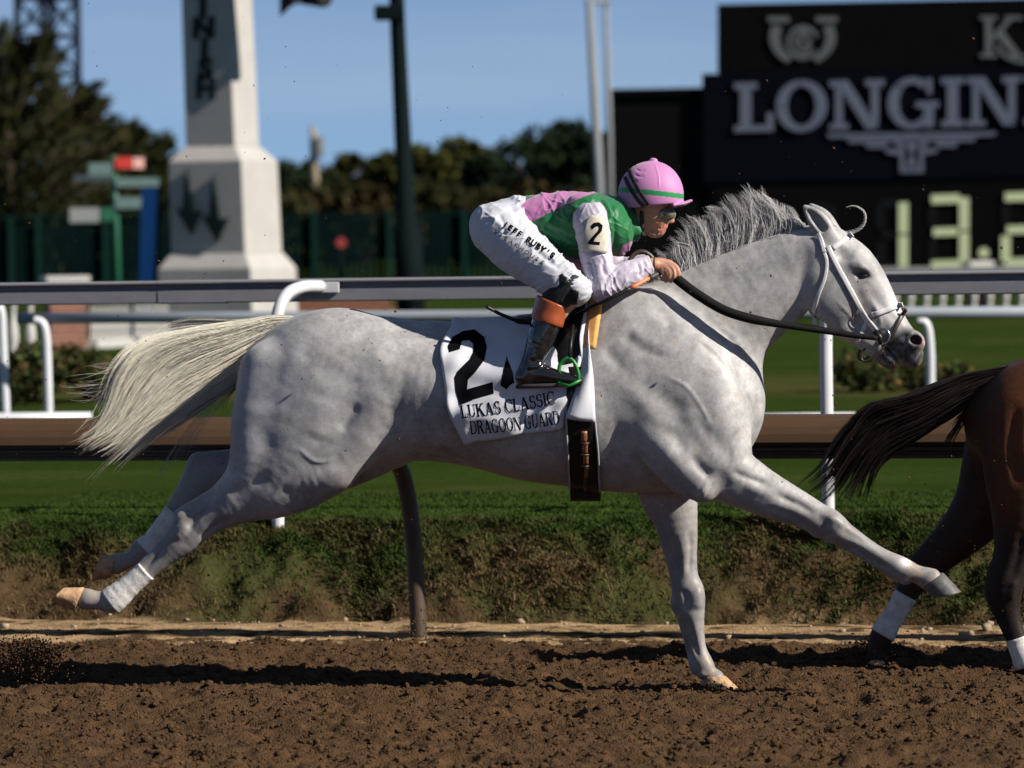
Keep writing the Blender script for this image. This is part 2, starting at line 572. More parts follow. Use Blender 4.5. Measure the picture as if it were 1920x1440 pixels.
def land_col(s_, t, z):
    t2 = t - wobble(s_)
    sand = np.array([0.25, 0.17, 0.095])
    C = np.ones((len(s_), 3)) * sand * (1 + 0.5 * fbm(s_ * 5, t * 7, 4, 3))[:, None]
    C = mixc(C, np.clip((fbm(s_ * 9, t * 12, 3, 6) - 0.12) * 5, 0, 1), (0.06, 0.038, 0.020))
    straw = np.array([0.075, 0.049, 0.026])
    g = np.array([0.020, 0.036, 0.009])
    up = np.clip((t2 - 2.70 + 0.25 * fbm(s_ * 2.5, t * 3, 3, 12)) / 0.14, 0, 1)
    C = mixc(C, up, straw * 0.75)
    up2 = np.clip((t2 - 3.05 + 0.7 * fbm(s_ * 2, t * 3, 3, 13)) / 0.3, 0, 1)
    C = mixc(C, up2 * 0.6, g)
    mow = 0.5 + 0.5 * np.tanh(3 * np.sin(t * 1.9 + 0.6))
    turf = np.clip((t2 - 3.30 + .25 * fbm(s_ * 3, t * 4, 3, 14)) / 0.3, 0, 1)
    C = mixc(C, turf, (0.019, 0.033, 0.0062))
    C = mixc(C, turf * 0.4 * mow * (t < 70), (0.027, 0.045, 0.009))
    C = mixc(C, turf * np.clip((fbm(s_ * 0.9, t * 1.6, 3, 19) - 0.12) * 2, 0, 1) * 0.5, (0.045, 0.055, 0.018))
    worn = np.exp(-((t - 22) / 2.6) ** 2)
    C = mixc(C, worn * 0.8 * np.clip(0.7 + fbm(s_ * 0.4, t * 0.4, 3, 28), 0, 1), (0.075, 0.058, 0.026))
    return np.clip(C, 0.005, 0.6)

M_land = mat('verge_and_turf', attr='col', rough=1.0, spec=0.0, noise=0.3, nscale=26, bump=0.8, bscale=60, bdist=0.015)
xs = grid_axis(-3.3, 3.3, 0.02, -420, 420, 1.35)
ys = np.unique(np.concatenate([np.arange(1.72, 3.9, 0.018), np.arange(3.9, 9, 0.12), np.arange(9, 40, 0.6), np.arange(40, 130, 3), np.geomspace(130, 2500, 14)]))
land = sheet('turf', xs, ys, land_z, M_land, land_col, TRK)

# ---- grass blades on the bank and on the nearest turf, too many to count
def blades(name, s_, t, h, wid, cols, lean=0.5, label=None):
    n = len(s_)
    z = land_z(s_, t) - 0.004
    a = RNG.uniform(0, 2 * math.pi, n)
    lx, ly = np.cos(a), np.sin(a)
    le = np.abs(RNG.normal(0, lean, n)) * h
    p = RNG.uniform(0, 2 * math.pi, n)
    wx, wy = np.cos(p) * wid, np.sin(p) * wid
    B = np.column_stack([s_, t, z])
    m = np.column_stack([s_ + lx * le * 0.35, t + ly * le * 0.35, z + h * 0.62])
    e = np.column_stack([s_ + lx * le, t + ly * le, z + h])
    w = np.column_stack([wx, wy, np.zeros(n)])
    V = np.stack([B - w, B + w, m + w * 0.7, m - w * 0.7, e], 1).reshape(-1, 3)
    i = np.arange(n)[:, None] * 5
    F = np.vstack([i + [0, 1, 2], i + [0, 2, 3], i + [3, 2, 4]])
    C = np.repeat(cols, 5, 0)
    o = mesh_np(name, V, F, M_blade, None, False, C)
    o.rotation_euler = (0, 0, TRK)
    return tag(o, label, 'grass', kind='stuff')

M_blade = mat('grass_blade', attr='col', rough=0.8, spec=0.04)
n = 120000
s_ = RNG.uniform(-3.2, 3.2, n); t = 2.78 + wobble(s_) + 0.80 * RNG.beta(1.5, 1.2, n)
rel = t - wobble(s_)
dens = np.clip(0.55 + 1.6 * fbm(s_ * 2.4, t * 3, 3, 123) + (rel - 2.95) * 1.2, 0.12, 1) * np.clip((rel - 2.8) / .15, .1, 1)
bare = np.exp(-((s_ - 0.25) / 0.30) ** 2 - ((rel - 3.0) / 0.2) ** 2) + np.exp(-((s_ - 1.05) / 0.32) ** 2 - ((rel - 2.95) / 0.15) ** 2)
k_ = RNG.random(n) < dens * (1 - np.clip(bare, 0, 0.95))
s_, t, rel = s_[k_], t[k_], rel[k_]
dry = np.clip(0.95 - (rel - 2.85) * 1.35 + 1.6 * fbm(s_ * 2.4, t * 3, 3, 133), 0, 1)
cols = mixc(np.ones((len(s_), 3)) * np.array([0.018, 0.036, 0.008]) if False else np.array([0.026, 0.046, 0.010]), dry * 0.95, (0.105, 0.070, 0.036)) * RNG.uniform(0.45, 1.5, len(s_))[:, None]
blades('bank_grass', s_, t, RNG.uniform(0.010, 0.036, len(s_)), RNG.uniform(.002, .0045, len(s_)), cols, 1.3, 'long green and straw coloured grass on the bank beside the track')
n = 80000
s_ = RNG.uniform(-3.4, 3.4, n); t = 3.30 + wobble(s_) + 2.2 * RNG.random(n) ** 1.6
mow = 0.5 + 0.5 * np.tanh(3 * np.sin(t * 1.9 + 0.6))
cols = np.array([0.024, 0.042, 0.008]) * RNG.uniform(0.6, 1.5, n)[:, None] * (1 + 0.25 * mow)[:, None]
blades('turf_grass', s_, t, RNG.uniform(0.008, 0.022, n), RNG.uniform(.0015, .003, n), cols, 0.9, 'short mown green grass at the edge of the turf course')

# ---- clods on the track
def rocks(name, P, R, m, label, cat, kind='stuff', sq=0.75, base=None):
    rg = np.random.default_rng(len(P))
    ph = (1 + 5 ** .5) / 2
    I = np.array([(-1, ph, 0), (1, ph, 0), (-1, -ph, 0), (1, -ph, 0), (0, -1, ph), (0, 1, ph), (0, -1, -ph), (0, 1, -ph), (ph, 0, -1), (ph, 0, 1), (-ph, 0, -1), (-ph, 0, 1)]) / 1.902
    T = np.array([(0, 11, 5), (0, 5, 1), (0, 1, 7), (0, 7, 10), (0, 10, 11), (1, 5, 9), (5, 11, 4), (11, 10, 2), (10, 7, 6), (7, 1, 8), (3, 9, 4), (3, 4, 2), (3, 2, 6), (3, 6, 8), (3, 8, 9), (4, 9, 5), (2, 4, 11), (6, 2, 10), (8, 6, 7), (9, 8, 1)])
    n = len(P)
    V = I[None] * rg.uniform(0.6, 1.3, (n, 12, 1)) * R[:, None, None] * rg.uniform(0.7, 1.3, (n, 1, 3)) * np.array([1, 1, sq]) + P[:, None, :]
    F = (T[None] + np.arange(n)[:, None, None] * 12).reshape(-1, 3)
    return tag(mesh_np(name, V.reshape(-1, 3), F, m, None, False), label, cat, kind=kind)

n = 26000
s_ = RNG.uniform(-2.9, 2.9, n); t = RNG.uniform(-3.0, 1.95, n)
R = RNG.gamma(2.2, 0.0019, n) + 0.0028
P = np.column_stack([s_, t, dirt_z(s_, t) + R * 0.25])
o = rocks('dirt_clods', P, R, M_dirt, 'loose brown clods of soil scattered over the racing surface', 'soil'); o.rotation_euler = (0, 0, TRK)
n = 260
s_ = RNG.uniform(-3, 3, n); t = 1.95 + 0.85 * RNG.random(n); R = RNG.gamma(1.6, 0.0035, n) + 0.002
o = rocks('verge_stones', np.column_stack([s_, t, land_z(s_, t) + R * .3]), R, mat('pale_stone', (0.24, 0.18, 0.12), 0.95, noise=.4, nscale=20), 'small pale stones and crumbs on the sandy verge', 'stones'); o.rotation_euler = (0, 0, TRK)

# ================================================================== rails
M_white = mat('white_rail_paint', (0.48, 0.49, 0.52), rough=0.42, noise=0.06, nscale=6)
M_grey_face = mat('rail_plastic_white', (0.165, 0.165, 0.185), rough=0.6, spec=.25, noise=0.10, nscale=5, stretch=(0.6, 6, 6))
M_brown = mat('brown_rail', (0.060, 0.032, 0.0135), rough=0.5, noise=0.12, nscale=5, stretch=(0.4, 8, 8))
M_brown_dk = mat('brown_post', (0.045, 0.028, 0.017), rough=0.55, noise=0.25, nscale=14)

def sweep(name, prof, x0, x1, t, z0, slope, m, parent, n=2, smooth=False):
    """profile (dt, dz) swept along the track from x0 to x1"""
    b = MB()
    k = len(prof)
    for x in np.linspace(x0, x1, n):
        for dt, dz in prof: b.v.append(tuple(TW(x, t + dt, z0 + dz + slope * x)))
    for i in range(n - 1):
        for j in range(k):
            j2 = (j + 1) % k
            b.f.append((i * k + j, i * k + j2, (i + 1) * k + j2, (i + 1) * k + j))
    b.f.append(tuple(range(k))[::-1]); b.f.append(tuple((n - 1) * k + j for j in range(k)))
    return b.build(name, m, parent, smooth=smooth)

# brown inside rail of the dirt track: rounded cap over a ribbed beam on goose-neck posts
R1 = tag(empty('running_rail', TW(0, 2.0, 0)), 'brown capped inside rail between dirt track and grass bank', 'rail')
zt = 0.966
cap = [(.10, 0), (.06, .004), (.02, -.003), (-.01, -.02), (-.03, -.045), (-.042, -.075), (-.046, -.108), (-.040, -.112), (-.02, -.112), (.10, -.112)]
sweep('rail_cap', cap, -9, 9, 1.82, zt, 0.0, M_brown, R1, 2)
beam = [(.085, -.114), (-.008, -.114), (-.008, -.126), (-.020, -.131), (-.020, -.145), (-.008, -.150), (-.008, -.158), (-.014, -.164), (-.014, -.178), (.085, -.178)]
sweep('rail_beam', beam, -9, 9, 1.82, zt, 0.0, M_brown_dk, R1, 2)
def s_at(px, t, py=800):
    u, v = unroll(px, py); c, sn = math.cos(YAW), math.sin(YAW)
    return (u / FOC * (t * c - CAM_Y) - t * sn) / (c + u / FOC * sn)
px0 = s_at(770, 2.05, 1000)
for x in (px0 - 5.2, px0, px0 + 5.2):
    b = MB()
    pts = [(x + .03, 2.06, -.1), (x + .025, 2.06, .12), (x + .01, 2.05, .45), (x - .01, 2.02, .66), (x - .035, 1.98, .76), (x - .08, 1.93, .80)]
    Q = catmull(np.array(pts), 5)
    b.tube([TW(*p) for p in Q], [.036] * len(Q), 14)
    b.build('post', M_brown_dk, R1, smooth=True)

# white rail of the turf course
R2 = tag(empty('running_rail', TW(0, 3.45, TURF_Z)), 'white plastic rail with deep beam and curved posts on the grass bank', 'rail')
t2, zc = 3.78, 1.512
slope2 = 0.0
face = [(.03, .032), (-.035, .030), (-.045, .024), (-.045, .018), (-.012, .012), (-.012, -.012), (-.034, -.018), (-.034, -.070), (-.028, -.076), (.03, -.076)]
sweep('rail_beam', face, -9, s_at(310, 3.78, 540), t2, zc, slope2, M_grey_face, R2)
sweep('rail_beam', [(a * 1.06, b_) for a, b_ in face], s_at(310, 3.78, 540) + .004, 8, t2, zc + .002, slope2, M_grey_face, R2)
sweep('joint_sleeve', [(a - .003, b_ * 1.02) for a, b_ in face], s_at(300, 3.78, 540), s_at(425, 3.78, 540), t2, zc, slope2, M_grey_face, R2)
xA, xB = s_at(519, 3.42, 800), s_at(1551, 3.42, 800)
for x in (2 * xA - xB, xA, xB, 2 * xB - xA):
    b = MB()
    pts = [(x, 3.42, TURF_Z - .12), (x, 3.42, TURF_Z + .4), (x + .0, 3.42, 1.25), (x + .01, 3.43, 1.39), (x + .04, 3.48, 1.475), (x + .09, 3.57, 1.508), (x + .14, 3.72, 1.51)]
    Q = catmull(np.array(pts), 6)
    b.tube([TW(*p) for p in Q], [.029] * len(Q), 16)
    po = b.build('post', M_white, R2, smooth=True)
    b = MB()
    c = TW(x + .16, t2 - .045, zc - .008)
    b.box(tuple(c), (.13, .012, .05), TRK)
    b.build('bracket', M_white, po, bevel=.003)

# low white rail on the far side of the turf course, open at its left end
M_pipe = mat('far_rail_paint', (0.20, 0.225, 0.26), rough=0.6, noise=.1, nscale=3)
R3 = tag(empty('course_rail', W(85, 785, 16)), 'thin pale pipe rail on the far side of the turf course', 'rail')
b = MB(); b.tube([W(32, 597, 16.1), W(500, 594, 16.0), W(1000, 591, 15.8), W(1500, 587, 15.6), W(2300, 583, 15.2)], .042, 12); b.build('rail_pipe', M_pipe, R3, smooth=True)
for x0, x1 in ((85, 92), (905, 908), (1741, 1744), (2500, 2504)):
    b = MB()
    Q = catmull(np.array([(x0 - 22, 600), (x0 - 6, 606), (x0 + 1, 630), (x0 + 4, 690), (x1, 800)], float), 5)
    b.tube([W(x, y, 16) for x, y in Q], [.034] * len(Q), 12); b.build('post', M_white, R3, smooth=True)
R4 = tag(empty('course_rail', W(8, 785, 16.4)), 'single white curved post at the left edge before the hedge', 'rail')
b = MB(); Q = catmull(np.array([(-40, 560), (-12, 566), (2, 585), (5, 640), (12, 800)], float), 5); b.tube([W(x, y, 16.4) for x, y in Q], [.034] * len(Q), 12); b.build('post', M_white, R4, smooth=True)
b = MB(); b.tube([W(-36, 560, 16.4), W(-900, 566, 16.6)], .042, 12); b.build('rail_pipe', M_pipe, R4, smooth=True)
# ================================================================== lettering (own serif stroke alphabet and Blender's built-in sans)
def ring(cx, cy, rx, ry, tx, ty, a0, a1, n=22):
    out = []
    for i in range(n):
        q = []
        for a in (a0 + (a1 - a0) * i / n, a0 + (a1 - a0) * (i + 1) / n):
            w = math.radians(a)
            q.append(((cx + rx * math.cos(w), cy + ry * math.sin(w)), (cx + (rx - tx) * math.cos(w), cy + (ry - ty) * math.sin(w))))
        out.append([q[0][0], q[1][0], q[1][1], q[0][1]])
    return out
def R_(x0, y0, x1, y1): return [(x0, y0), (x1, y0), (x1, y1), (x0, y1)]

def glyph(c, sw=0.22, th=0.13, se=0.12):
    """serif capital, height 1: list of polygons and advance width"""
    h = 1 - th
    def stem(x, w=sw, foot=True, head=True):
        o = [R_(x, th * .9, x + w, h + th * .1)]
        o.append(R_(x - se, 0, x + w + se, th) if foot else R_(x, 0, x + w, th)); o.append(R_(x - se, h, x + w + se, 1) if head else R_(x, h, x + w, 1))
        return o
    if c == 'I': return stem(se), sw + 2 * se + .06
    if c == 'L': return stem(se) + [R_(se + sw, 0, .80, th), R_(.80 - th, th, .80, .38)], .86
    if c == 'E': return stem(se) + [R_(se + sw, 0, .80, th), R_(.80 - th, th, .80, .34), R_(se + sw, h, .78, 1), R_(.78 - th, .68, .78, h), R_(se + sw, .5 - th / 2, .6, .5 + th / 2)], .88
    if c == 'N': return [R_(se, 0, se + th * 1.1, h), R_(0, 0, 2 * se + th * 1.1, th * .9), R_(0, h, se + sw, 1), [(se, 1), (se + sw * 1.1, 1), (1.0, 0), (1.0 - sw * 1.1, 0)], R_(1.0 - th * 1.1, 0.1, 1.0, 1), R_(1.0 - th * 1.1 - se, h, 1.0 + se, 1)], 1.0 + se + .08
    if c == 'O': return ring(.52, .5, .52, .53, sw, th, 0, 360, 36), 1.10
    if c == 'C': return ring(.50, .5, .50, .53, sw, th, 48, 312, 30) + [R_(.80, .66, .90, 1.0), R_(.80, 0, .88, .26)], .98
    if c == 'G': return ring(.50, .5, .50, .53, sw, th, 48, 318, 30) + [R_(.80, .68, .90, 1.0), R_(.74, 0, .74 + sw * .9, .46), R_(.58, .40, 1.04, .40 + th)], 1.10
    if c == 'D': return stem(se) + ring(.46, .5, .52, .5, sw, th, -90, 90, 20) + [R_(se + sw, 0, .47, th), R_(se + sw, h, .47, 1)], 1.06
    if c == 'U': return [R_(se, .3, se + sw, 1), R_(0, h, sw + 2 * se, 1), R_(.84 - th, .3, .84, 1), R_(.84 - th - se, h, .84 + se, 1)] + ring((se + .84) / 2, .32, (.84 - se) / 2, .33, sw * .9, th, 180, 360, 18), .84 + se + .06
    if c == 'A': return [[(.42, 1), (.56, 1), (.20, 0), (.10, 0)], [(.38, 1), (.60, 1), (.98, 0), (.98 - sw * 1.15, 0)], R_(.22, .28, .76, .28 + th * .9), R_(0, 0, .30, th * .8), R_(.62, 0, 1.08, th * .8)], 1.10
    if c == 'R': return stem(se) + ring(.44, .745, .38, .255, sw, th, -90, 90, 14) + [R_(se + sw, h, .45, 1), R_(se + sw, .49, .45, .49 + th), [(.40, .52), (.40 + sw * 1.2, .52), (.98, 0), (.98 - sw * 1.2, 0)], R_(.9, 0, 1.04, th * .8)], 1.04
    if c == 'K': return stem(se) + [[(se + sw, .36), (se + sw, .52), (.72, 1), (.86, 1)], [(.36, .56), (.52, .68), (1.02, 0), (1.02 - sw * 1.25, 0)], R_(.60, h, 1.0, 1), R_(.72, 0, 1.10, th * .8)], 1.12
    if c == 'S': return ring(.40, .735, .36, .295, sw * .95, th, 30, 270, 18) + ring(.40, .285, .38, .315, sw * .95, th, -150, 90, 18) + [R_(.62, .70, .70, .98), R_(.04, .02, .12, .32)], .84
    if c == '2': return [R_(.03, 0, .80, .17)] + ring(.40, .68, .40, .32, .24, .17, -35, 175, 20) + [[(.03, .14), (.30, .14), (.73, .50), (.62, .66)]], .9
    return [], .42

def text_polys(s_, gap=0.0, **kw):
    out, x = [], 0.0
    for c in s_:
        P, w = glyph(c, **kw)
        out.append([[(px + x, py) for px, py in p] for p in P])
        x += w + gap
    return out, x - gap

def clean(poly):
    a = sum(poly[i][0] * poly[(i + 1) % len(poly)][1] - poly[(i + 1) % len(poly)][0] * poly[i][1] for i in range(len(poly)))
    return poly if a > 0 else poly[::-1]

def plate(name, polys, fn, thick, m, parent):
    """polygons in a 2-d frame -> thin raised prisms; fn(x, y, depth) gives the world point, depth is measured out of the surface"""
    b = MB()
    for i, p in enumerate(polys):
        p = clean(p); n = len(p); d = thick + 0.0006 * (i % 9) * max(thick / .02, 0.3)
        b.add([fn(x, y, d) for x, y in p] + [fn(x, y, -0.002) for x, y in p], [tuple(range(n))] + [(i_, (i_ + 1) % n, (i_ + 1) % n + n, i_ + n) for i_ in range(n)])
    return b.build(name, m, parent)

def sans_tris(s_, bold=0.0):
    """built-in font -> (verts 2-d, triangles), height about 0.73"""
    cu = bpy.data.curves.new('txt', 'FONT'); cu.body = s_; cu.offset = bold; cu.resolution_u = 4; cu.align_x = 'CENTER'
    o = bpy.data.objects.new('txt', cu); COL.objects.link(o)
    dg = bpy.context.evaluated_depsgraph_get()
    me = bpy.data.meshes.new_from_object(o.evaluated_get(dg))
    me.calc_loop_triangles()
    V = [(v.co.x, v.co.y) for v in me.vertices]; T = [tuple(t.vertices) for t in me.loop_triangles]
    bpy.data.objects.remove(o); bpy.data.curves.remove(cu); bpy.data.meshes.remove(me)
    return V, T

# ================================================================== vegetation
def leaf_mass(P, size, rg, up=0.0):
    n = len(P)
    A = rg.normal(0, 1, (n, 3)); A /= np.linalg.norm(A, axis=1)[:, None]
    B = rg.normal(0, 1, (n, 3)); B -= A * (A * B).sum(1)[:, None]; B /= np.linalg.norm(B, axis=1)[:, None]
    s_ = (size * rg.uniform(0.5, 1.4, n))[:, None]
    V = np.stack([P - A * s_, P + B * s_ * .5, P + A * s_, P - B * s_ * .5], 1).reshape(-1, 3)
    return V, (np.arange(n)[:, None] * 4 + [0, 1, 2, 3])

M_bark = mat('bark', (0.07, 0.05, 0.035), 0.9, noise=.3, nscale=6)
M_leaf = mat('foliage', attr='col', rough=0.9, spec=0.03)
def lumps(c, r, n, rg, shell=0.5):
    d = rg.normal(0, 1, (n, 3)); d /= np.linalg.norm(d, axis=1)[:, None]
    q = shell + (1 - shell) * rg.random(n) ** 0.6
    return np.array(c) + d * q[:, None] * np.array(r)

def tree(name, base, h, wid, col, label, cat='tree', group=None, nl=2600, seed=1, leaf=0.22, nlump=16, trunk=True, col2=None):
    rg = np.random.default_rng(seed)
    base = Vector(base)
    T = tag(empty(name, base), label, cat, group)
    P = []; b = MB(); tone = []
    if trunk: b.tube([base + Vector((0, 0, -.2)), base + Vector((.05 * wid, 0, h * .35)), base + Vector((0, 0, h * .75))], [h * .035, h * .026, h * .008], 8)
    for q in range(nlump):
        a = rg.uniform(0, 6.283); zz = rg.uniform(.22 if trunk else .15, .93)
        rad = wid * .5 * math.sqrt(max(0.06, 1 - ((zz - .45) / .58) ** 2)) * rg.uniform(.35, .85)
        c = base + Vector((math.cos(a) * rad, math.sin(a) * rad * .8, zz * h))
        if trunk: b.tube([base + Vector((0, 0, max(.15, zz - .28) * h)), (base + Vector((0, 0, zz * h * .8))).lerp(c, .5), c], [h * .014, h * .009, h * .003], 5)
        k = nl // nlump
        rr = wid * rg.uniform(.13, .25)
        P.append(lumps(c, (rr, rr, rr * .8), k, rg)); tone.append(np.full(k, rg.uniform(.6, 1.35)))
    P = np.vstack(P); tone = np.concatenate(tone) * rg.uniform(.6, 1.4, len(P))
    V, F = leaf_mass(P, leaf, rg)
    C = np.repeat(tone[:, None] * np.array(col), 4, 0)
    if col2 is not None:
        mk = np.repeat(rg.random(len(P)) < .3, 4); C[mk] = C[mk] / np.array(col) * np.array(col2)
    if trunk: b.build('trunk', M_bark, T, smooth=True)
    mesh_np('crown', V, F, M_leaf, T, False, C)
    return T

def ground_z(p):                                    # height of the turf below a world point
    s_ = p[0] * math.cos(TRK) + p[1] * math.sin(TRK); t = -p[0] * math.sin(TRK) + p[1] * math.cos(TRK)
    return float(land_z(np.array([s_]), np.array([t]))[0])
def foot(px, Y):
    p = W(px, 500, Y); p.z = ground_z(p); return p

# feathery evergreens at the left, branches sweeping up to the right
def feather_tree(px, Y, top, label, seed, wid, col):
    rg = np.random.default_rng(seed)
    base = foot(px, Y); h = W(px, top, Y).z - base.z
    T = tag(empty('evergreen_tree', base), label, 'tree', 'feathery evergreens behind the fence')
    b = MB(); b.tube([base + Vector((0, 0, -.3)), base + Vector((0, 0, h * .5)), base + Vector((.1, 0, h * .92))], [.22, .15, .03], 8)
    P, D = [], []
    for q in range(110):
        z = rg.uniform(.1, .9); a = rg.uniform(0, 6.283); ln = wid * (1.05 - .75 * z) * rg.uniform(.6, 1.15)
        d = Vector((math.cos(a) * .8 + .45, math.sin(a) * .6, rg.uniform(.35, .9))).normalized()
        p0 = base + Vector((0, 0, z * h)); p1 = p0 + d * ln * .55 + Vector((0, 0, -.04 * ln)); p2 = p0 + d * ln + Vector((.08 * ln, 0, .14 * ln))
        b.tube([p0, p1, p2], [.035, .022, .006], 5)
        n = 46
        t = rg.random(n) ** .8
        pts = np.array(p0)[None] * ((1 - t) ** 2)[:, None] + 2 * np.array(p1)[None] * (t * (1 - t))[:, None] + np.array(p2)[None] * (t ** 2)[:, None]
        P.append(pts + rg.normal(0, .13, (n, 3)) * (1.1 - .8 * t)[:, None]); D.append(np.tile(np.array(d), (n, 1)))
    P, D = np.vstack(P), np.vstack(D)
    n = len(P)
    D = D + rg.normal(0, .35, (n, 3)); D /= np.linalg.norm(D, axis=1)[:, None]
    B = rg.normal(0, 1, (n, 3)); B -= D * (D * B).sum(1)[:, None]; B /= np.linalg.norm(B, axis=1)[:, None]
    ln = rg.uniform(.22, .5, n)[:, None]
    V = np.stack([P, P + D * ln * .5 + B * .05, P + D * ln, P + D * ln * .5 - B * .05], 1).reshape(-1, 3)
    C = np.repeat(rg.uniform(.5, 1.5, n)[:, None] * np.array(col), 4, 0)
    b.build('trunk', M_bark, T, smooth=True)
    mesh_np('crown', V, np.arange(n)[:, None] * 4 + [0, 1, 2, 3], M_leaf, T, False, C)
dk = (0.022, 0.025, 0.008)
feather_tree(20, 112, 70, 'tall feathery evergreen tree at the left edge below the lattice tower', 3, 3.4, dk)
feather_tree(110, 118, 165, 'feathery evergreen tree just right of the tallest one', 5, 3.2, (0.024, 0.024, 0.009))
feather_tree(200, 121, 230, 'lower feathery evergreen tree behind the direction signs', 7, 2.8, dk)
feather_tree(275, 125, 262, 'smallest feathery evergreen tree beside the white finish obelisk', 9, 2.2, (0.019, 0.026, 0.009))
feather_tree(-70, 119, 120, 'feathery evergreen tree at the very left edge', 11, 3.2, dk)
for q, (px_, tp_) in enumerate(((-210, 150), (-340, 220), (-480, 180), (-640, 240))): feather_tree(px_, 117 + q, tp_, 'feathery evergreen tree beyond the left edge, %s one outwards' % ('first second third fourth'.split()[q]), 13 + q, 3.0, dk)

lab = ['dark round tree left of the bare utility pole', 'low dark tree just right of the bare utility pole', 'olive tree behind the left side of the dark lamp post', 'olive tree right of the dark lamp post',
       'broad olive tree between lamp post and the pale poles', 'low dark tree behind the jockey back', 'tall dark tree left of the pale poles', 'tallest dark tree beside the pale poles', 'dark tree between pale poles and scoreboard', 'dark tree behind the white obelisk']
for i, (px, top, w, c) in enumerate([(545, 285, 3.2, 0), (625, 318, 2.6, 0), (690, 262, 3.6, 1), (780, 275, 3.4, 1), (860, 258, 4.0, 1), (915, 292, 3.0, 0), (975, 240, 4.2, 0), (1050, 232, 4.4, 0), (1110, 250, 3.6, 0), (455, 300, 3.4, 0)]):
    Y = 145 + (i * 7) % 17
    p = foot(px, Y); h = W(px, top, Y).z - p.z
    tree('broadleaf_tree', p, h, w, ((0.011, 0.018, 0.009), (0.036, 0.038, 0.010))[c], lab[i], group='trees beyond the fence', seed=20 + i, nl=2400, leaf=.24, nlump=18)
for i, (px, top, w) in enumerate([(520, 385, 3.4), (580, 375, 3.0), (650, 352, 3.4), (720, 362, 3.2), (805, 345, 3.4), (885, 350, 3.4), (955, 358, 3.2), (1025, 352, 3.4), (1085, 360, 3.0)]):
    p = foot(px, 128 + i % 3); h = W(px, top, 128 + i % 3).z - p.z
    tree('autumn_shrub', p, h, w, (0.030, 0.022, 0.010) if i % 2 else (0.022, 0.023, 0.009), ['rust brown shrub', 'olive shrub'][1 - i % 2] + ' showing above the green fence, %s to the right of the obelisk' % ('first second third fourth fifth sixth seventh eighth ninth'.split()[i]),
         'shrub', 'shrubs above the green fence', seed=60 + i, nl=1300, leaf=.2, trunk=False, nlump=12)

M_hedge2 = None
for i, (px, top, Y, w, lab_) in enumerate([(40, 652, 19.5, .75, 'leafy dark shrub at the left edge behind the white posts'), (130, 648, 20.3, .8, 'leafy shrub just right of the curved white posts'), (205, 668, 20.8, .7, 'leafy shrub behind the blowing tail hair'), (290, 690, 21.5, .8, 'leafy shrub hidden behind the thick of the pale tail'), (1655, 668, 20.5, .85, 'low dark shrub on the turf beneath the horse muzzle'), (1760, 690, 21.5, .6, 'small dark shrub right of the far rail post')]):
    p = foot(px, Y); h = W(px, top, Y).z - p.z
    tree('shrub', p, h, w, (0.030, 0.042, 0.014), lab_, 'shrub', 'shrubs along the turf course', seed=90 + i, nl=1500, leaf=.035, trunk=False, nlump=16, col2=(0.075, 0.055, 0.022))
for i, (px, Y) in enumerate([(-3, 17.0), (150, 16.9)]): pass

for i, px in enumerate((-40, 30, 100, 170, 240, 310, 380, 450, -110, -200, -300, -400)):
    p = foot(px, 96 + i % 2); h = W(px, 405, 96).z - p.z
    tree('hedge_shrub', p, h, 2.3, (0.007, 0.011, 0.005), ('dark hedge shrub behind the green fence, %s from the left edge' % ('first second third fourth fifth sixth seventh eighth'.split()[i]) if i < 8 else 'dark hedge shrub behind the green fence, %s one beyond the left edge' % ('first second third fourth'.split()[i - 8])), 'shrub', 'hedge behind the fence', seed=160 + i, nl=1100, leaf=.2, trunk=False, nlump=14)
# ================================================================== obelisk with FINISH lettering
M_stone = mat('painted_stone', (0.33, 0.318, 0.305), rough=0.8, spec=.2, noise=0.07, nscale=3, bump=.2, bscale=12)
M_sign_green = mat('dark_green_sign', (0.005, 0.012, 0.012), rough=0.7, spec=.2)
OY = 46.0
OBR = math.radians(-23)                      # front face turned a little to the left
OB = tag(empty('finish_obelisk', foot(430, OY)), 'white stone finish obelisk with two dark arrows and FINISH lettering', 'obelisk')
def zpx(y, Y=OY): return CAM_Z - (y - 480) * (Y - CAM_Y) / FOC
oc = W(430, 480, OY)
LEAN = math.tan(math.radians(1.5))
def OP(a, b_, z):                             # obelisk frame: a along the front face, b_ out of it
    x = oc.x + a * math.cos(OBR) + b_ * math.sin(OBR) - (z - .4) * LEAN
    return Vector((x, oc.y + a * math.sin(OBR) - b_ * math.cos(OBR), z))
def ob_block(name, levels):
    b = MB()
    for z, w in levels:
        for a, c in ((-1, 1), (1, 1), (1, -1), (-1, -1)): b.v.append(tuple(OP(a * w / 2, c * w / 2, z)))
    for i in range(len(levels) - 1):
        for k in range(4): b.f.append((i * 4 + k, i * 4 + (k + 1) % 4, i * 4 + 4 + (k + 1) % 4, i * 4 + 4 + k))
    b.f += [(0, 1, 2, 3), tuple(len(b.v) - 4 + k for k in range(4))]
    return b.build(name, M_stone, OB, bevel=.015)
wb, wk, ws = 1.50, 1.20, .80
ob_block('base_plinth', [(.2, wb), (zpx(496), wb), (zpx(468), wk + .02)])
ob_block('pedestal', [(zpx(468) - .002, wk), (zpx(296), wk - .02), (zpx(268), ws + .02)])
ob_block('shaft', [(zpx(268) - .002, ws), (zpx(-230), ws - .06), (zpx(-290), .05)])
for i, (cx, y0, y1) in enumerate([(-.30, 308, 432), (.12, 322, 447)]):
    z0, z1 = zpx(y0), zpx(y1); zm = z1 + .36
    poly = [(cx + .03, z0), (cx + .11, zm - .03), (cx + .24, zm - .02), (cx + .06, z1), (cx - .16, zm + .02), (cx - .05, zm)]
    plate('arrow', [poly], lambda x, y, d: tuple(OP(x, wk / 2 + .0 + d, y)), .07, M_sign_green, OB)
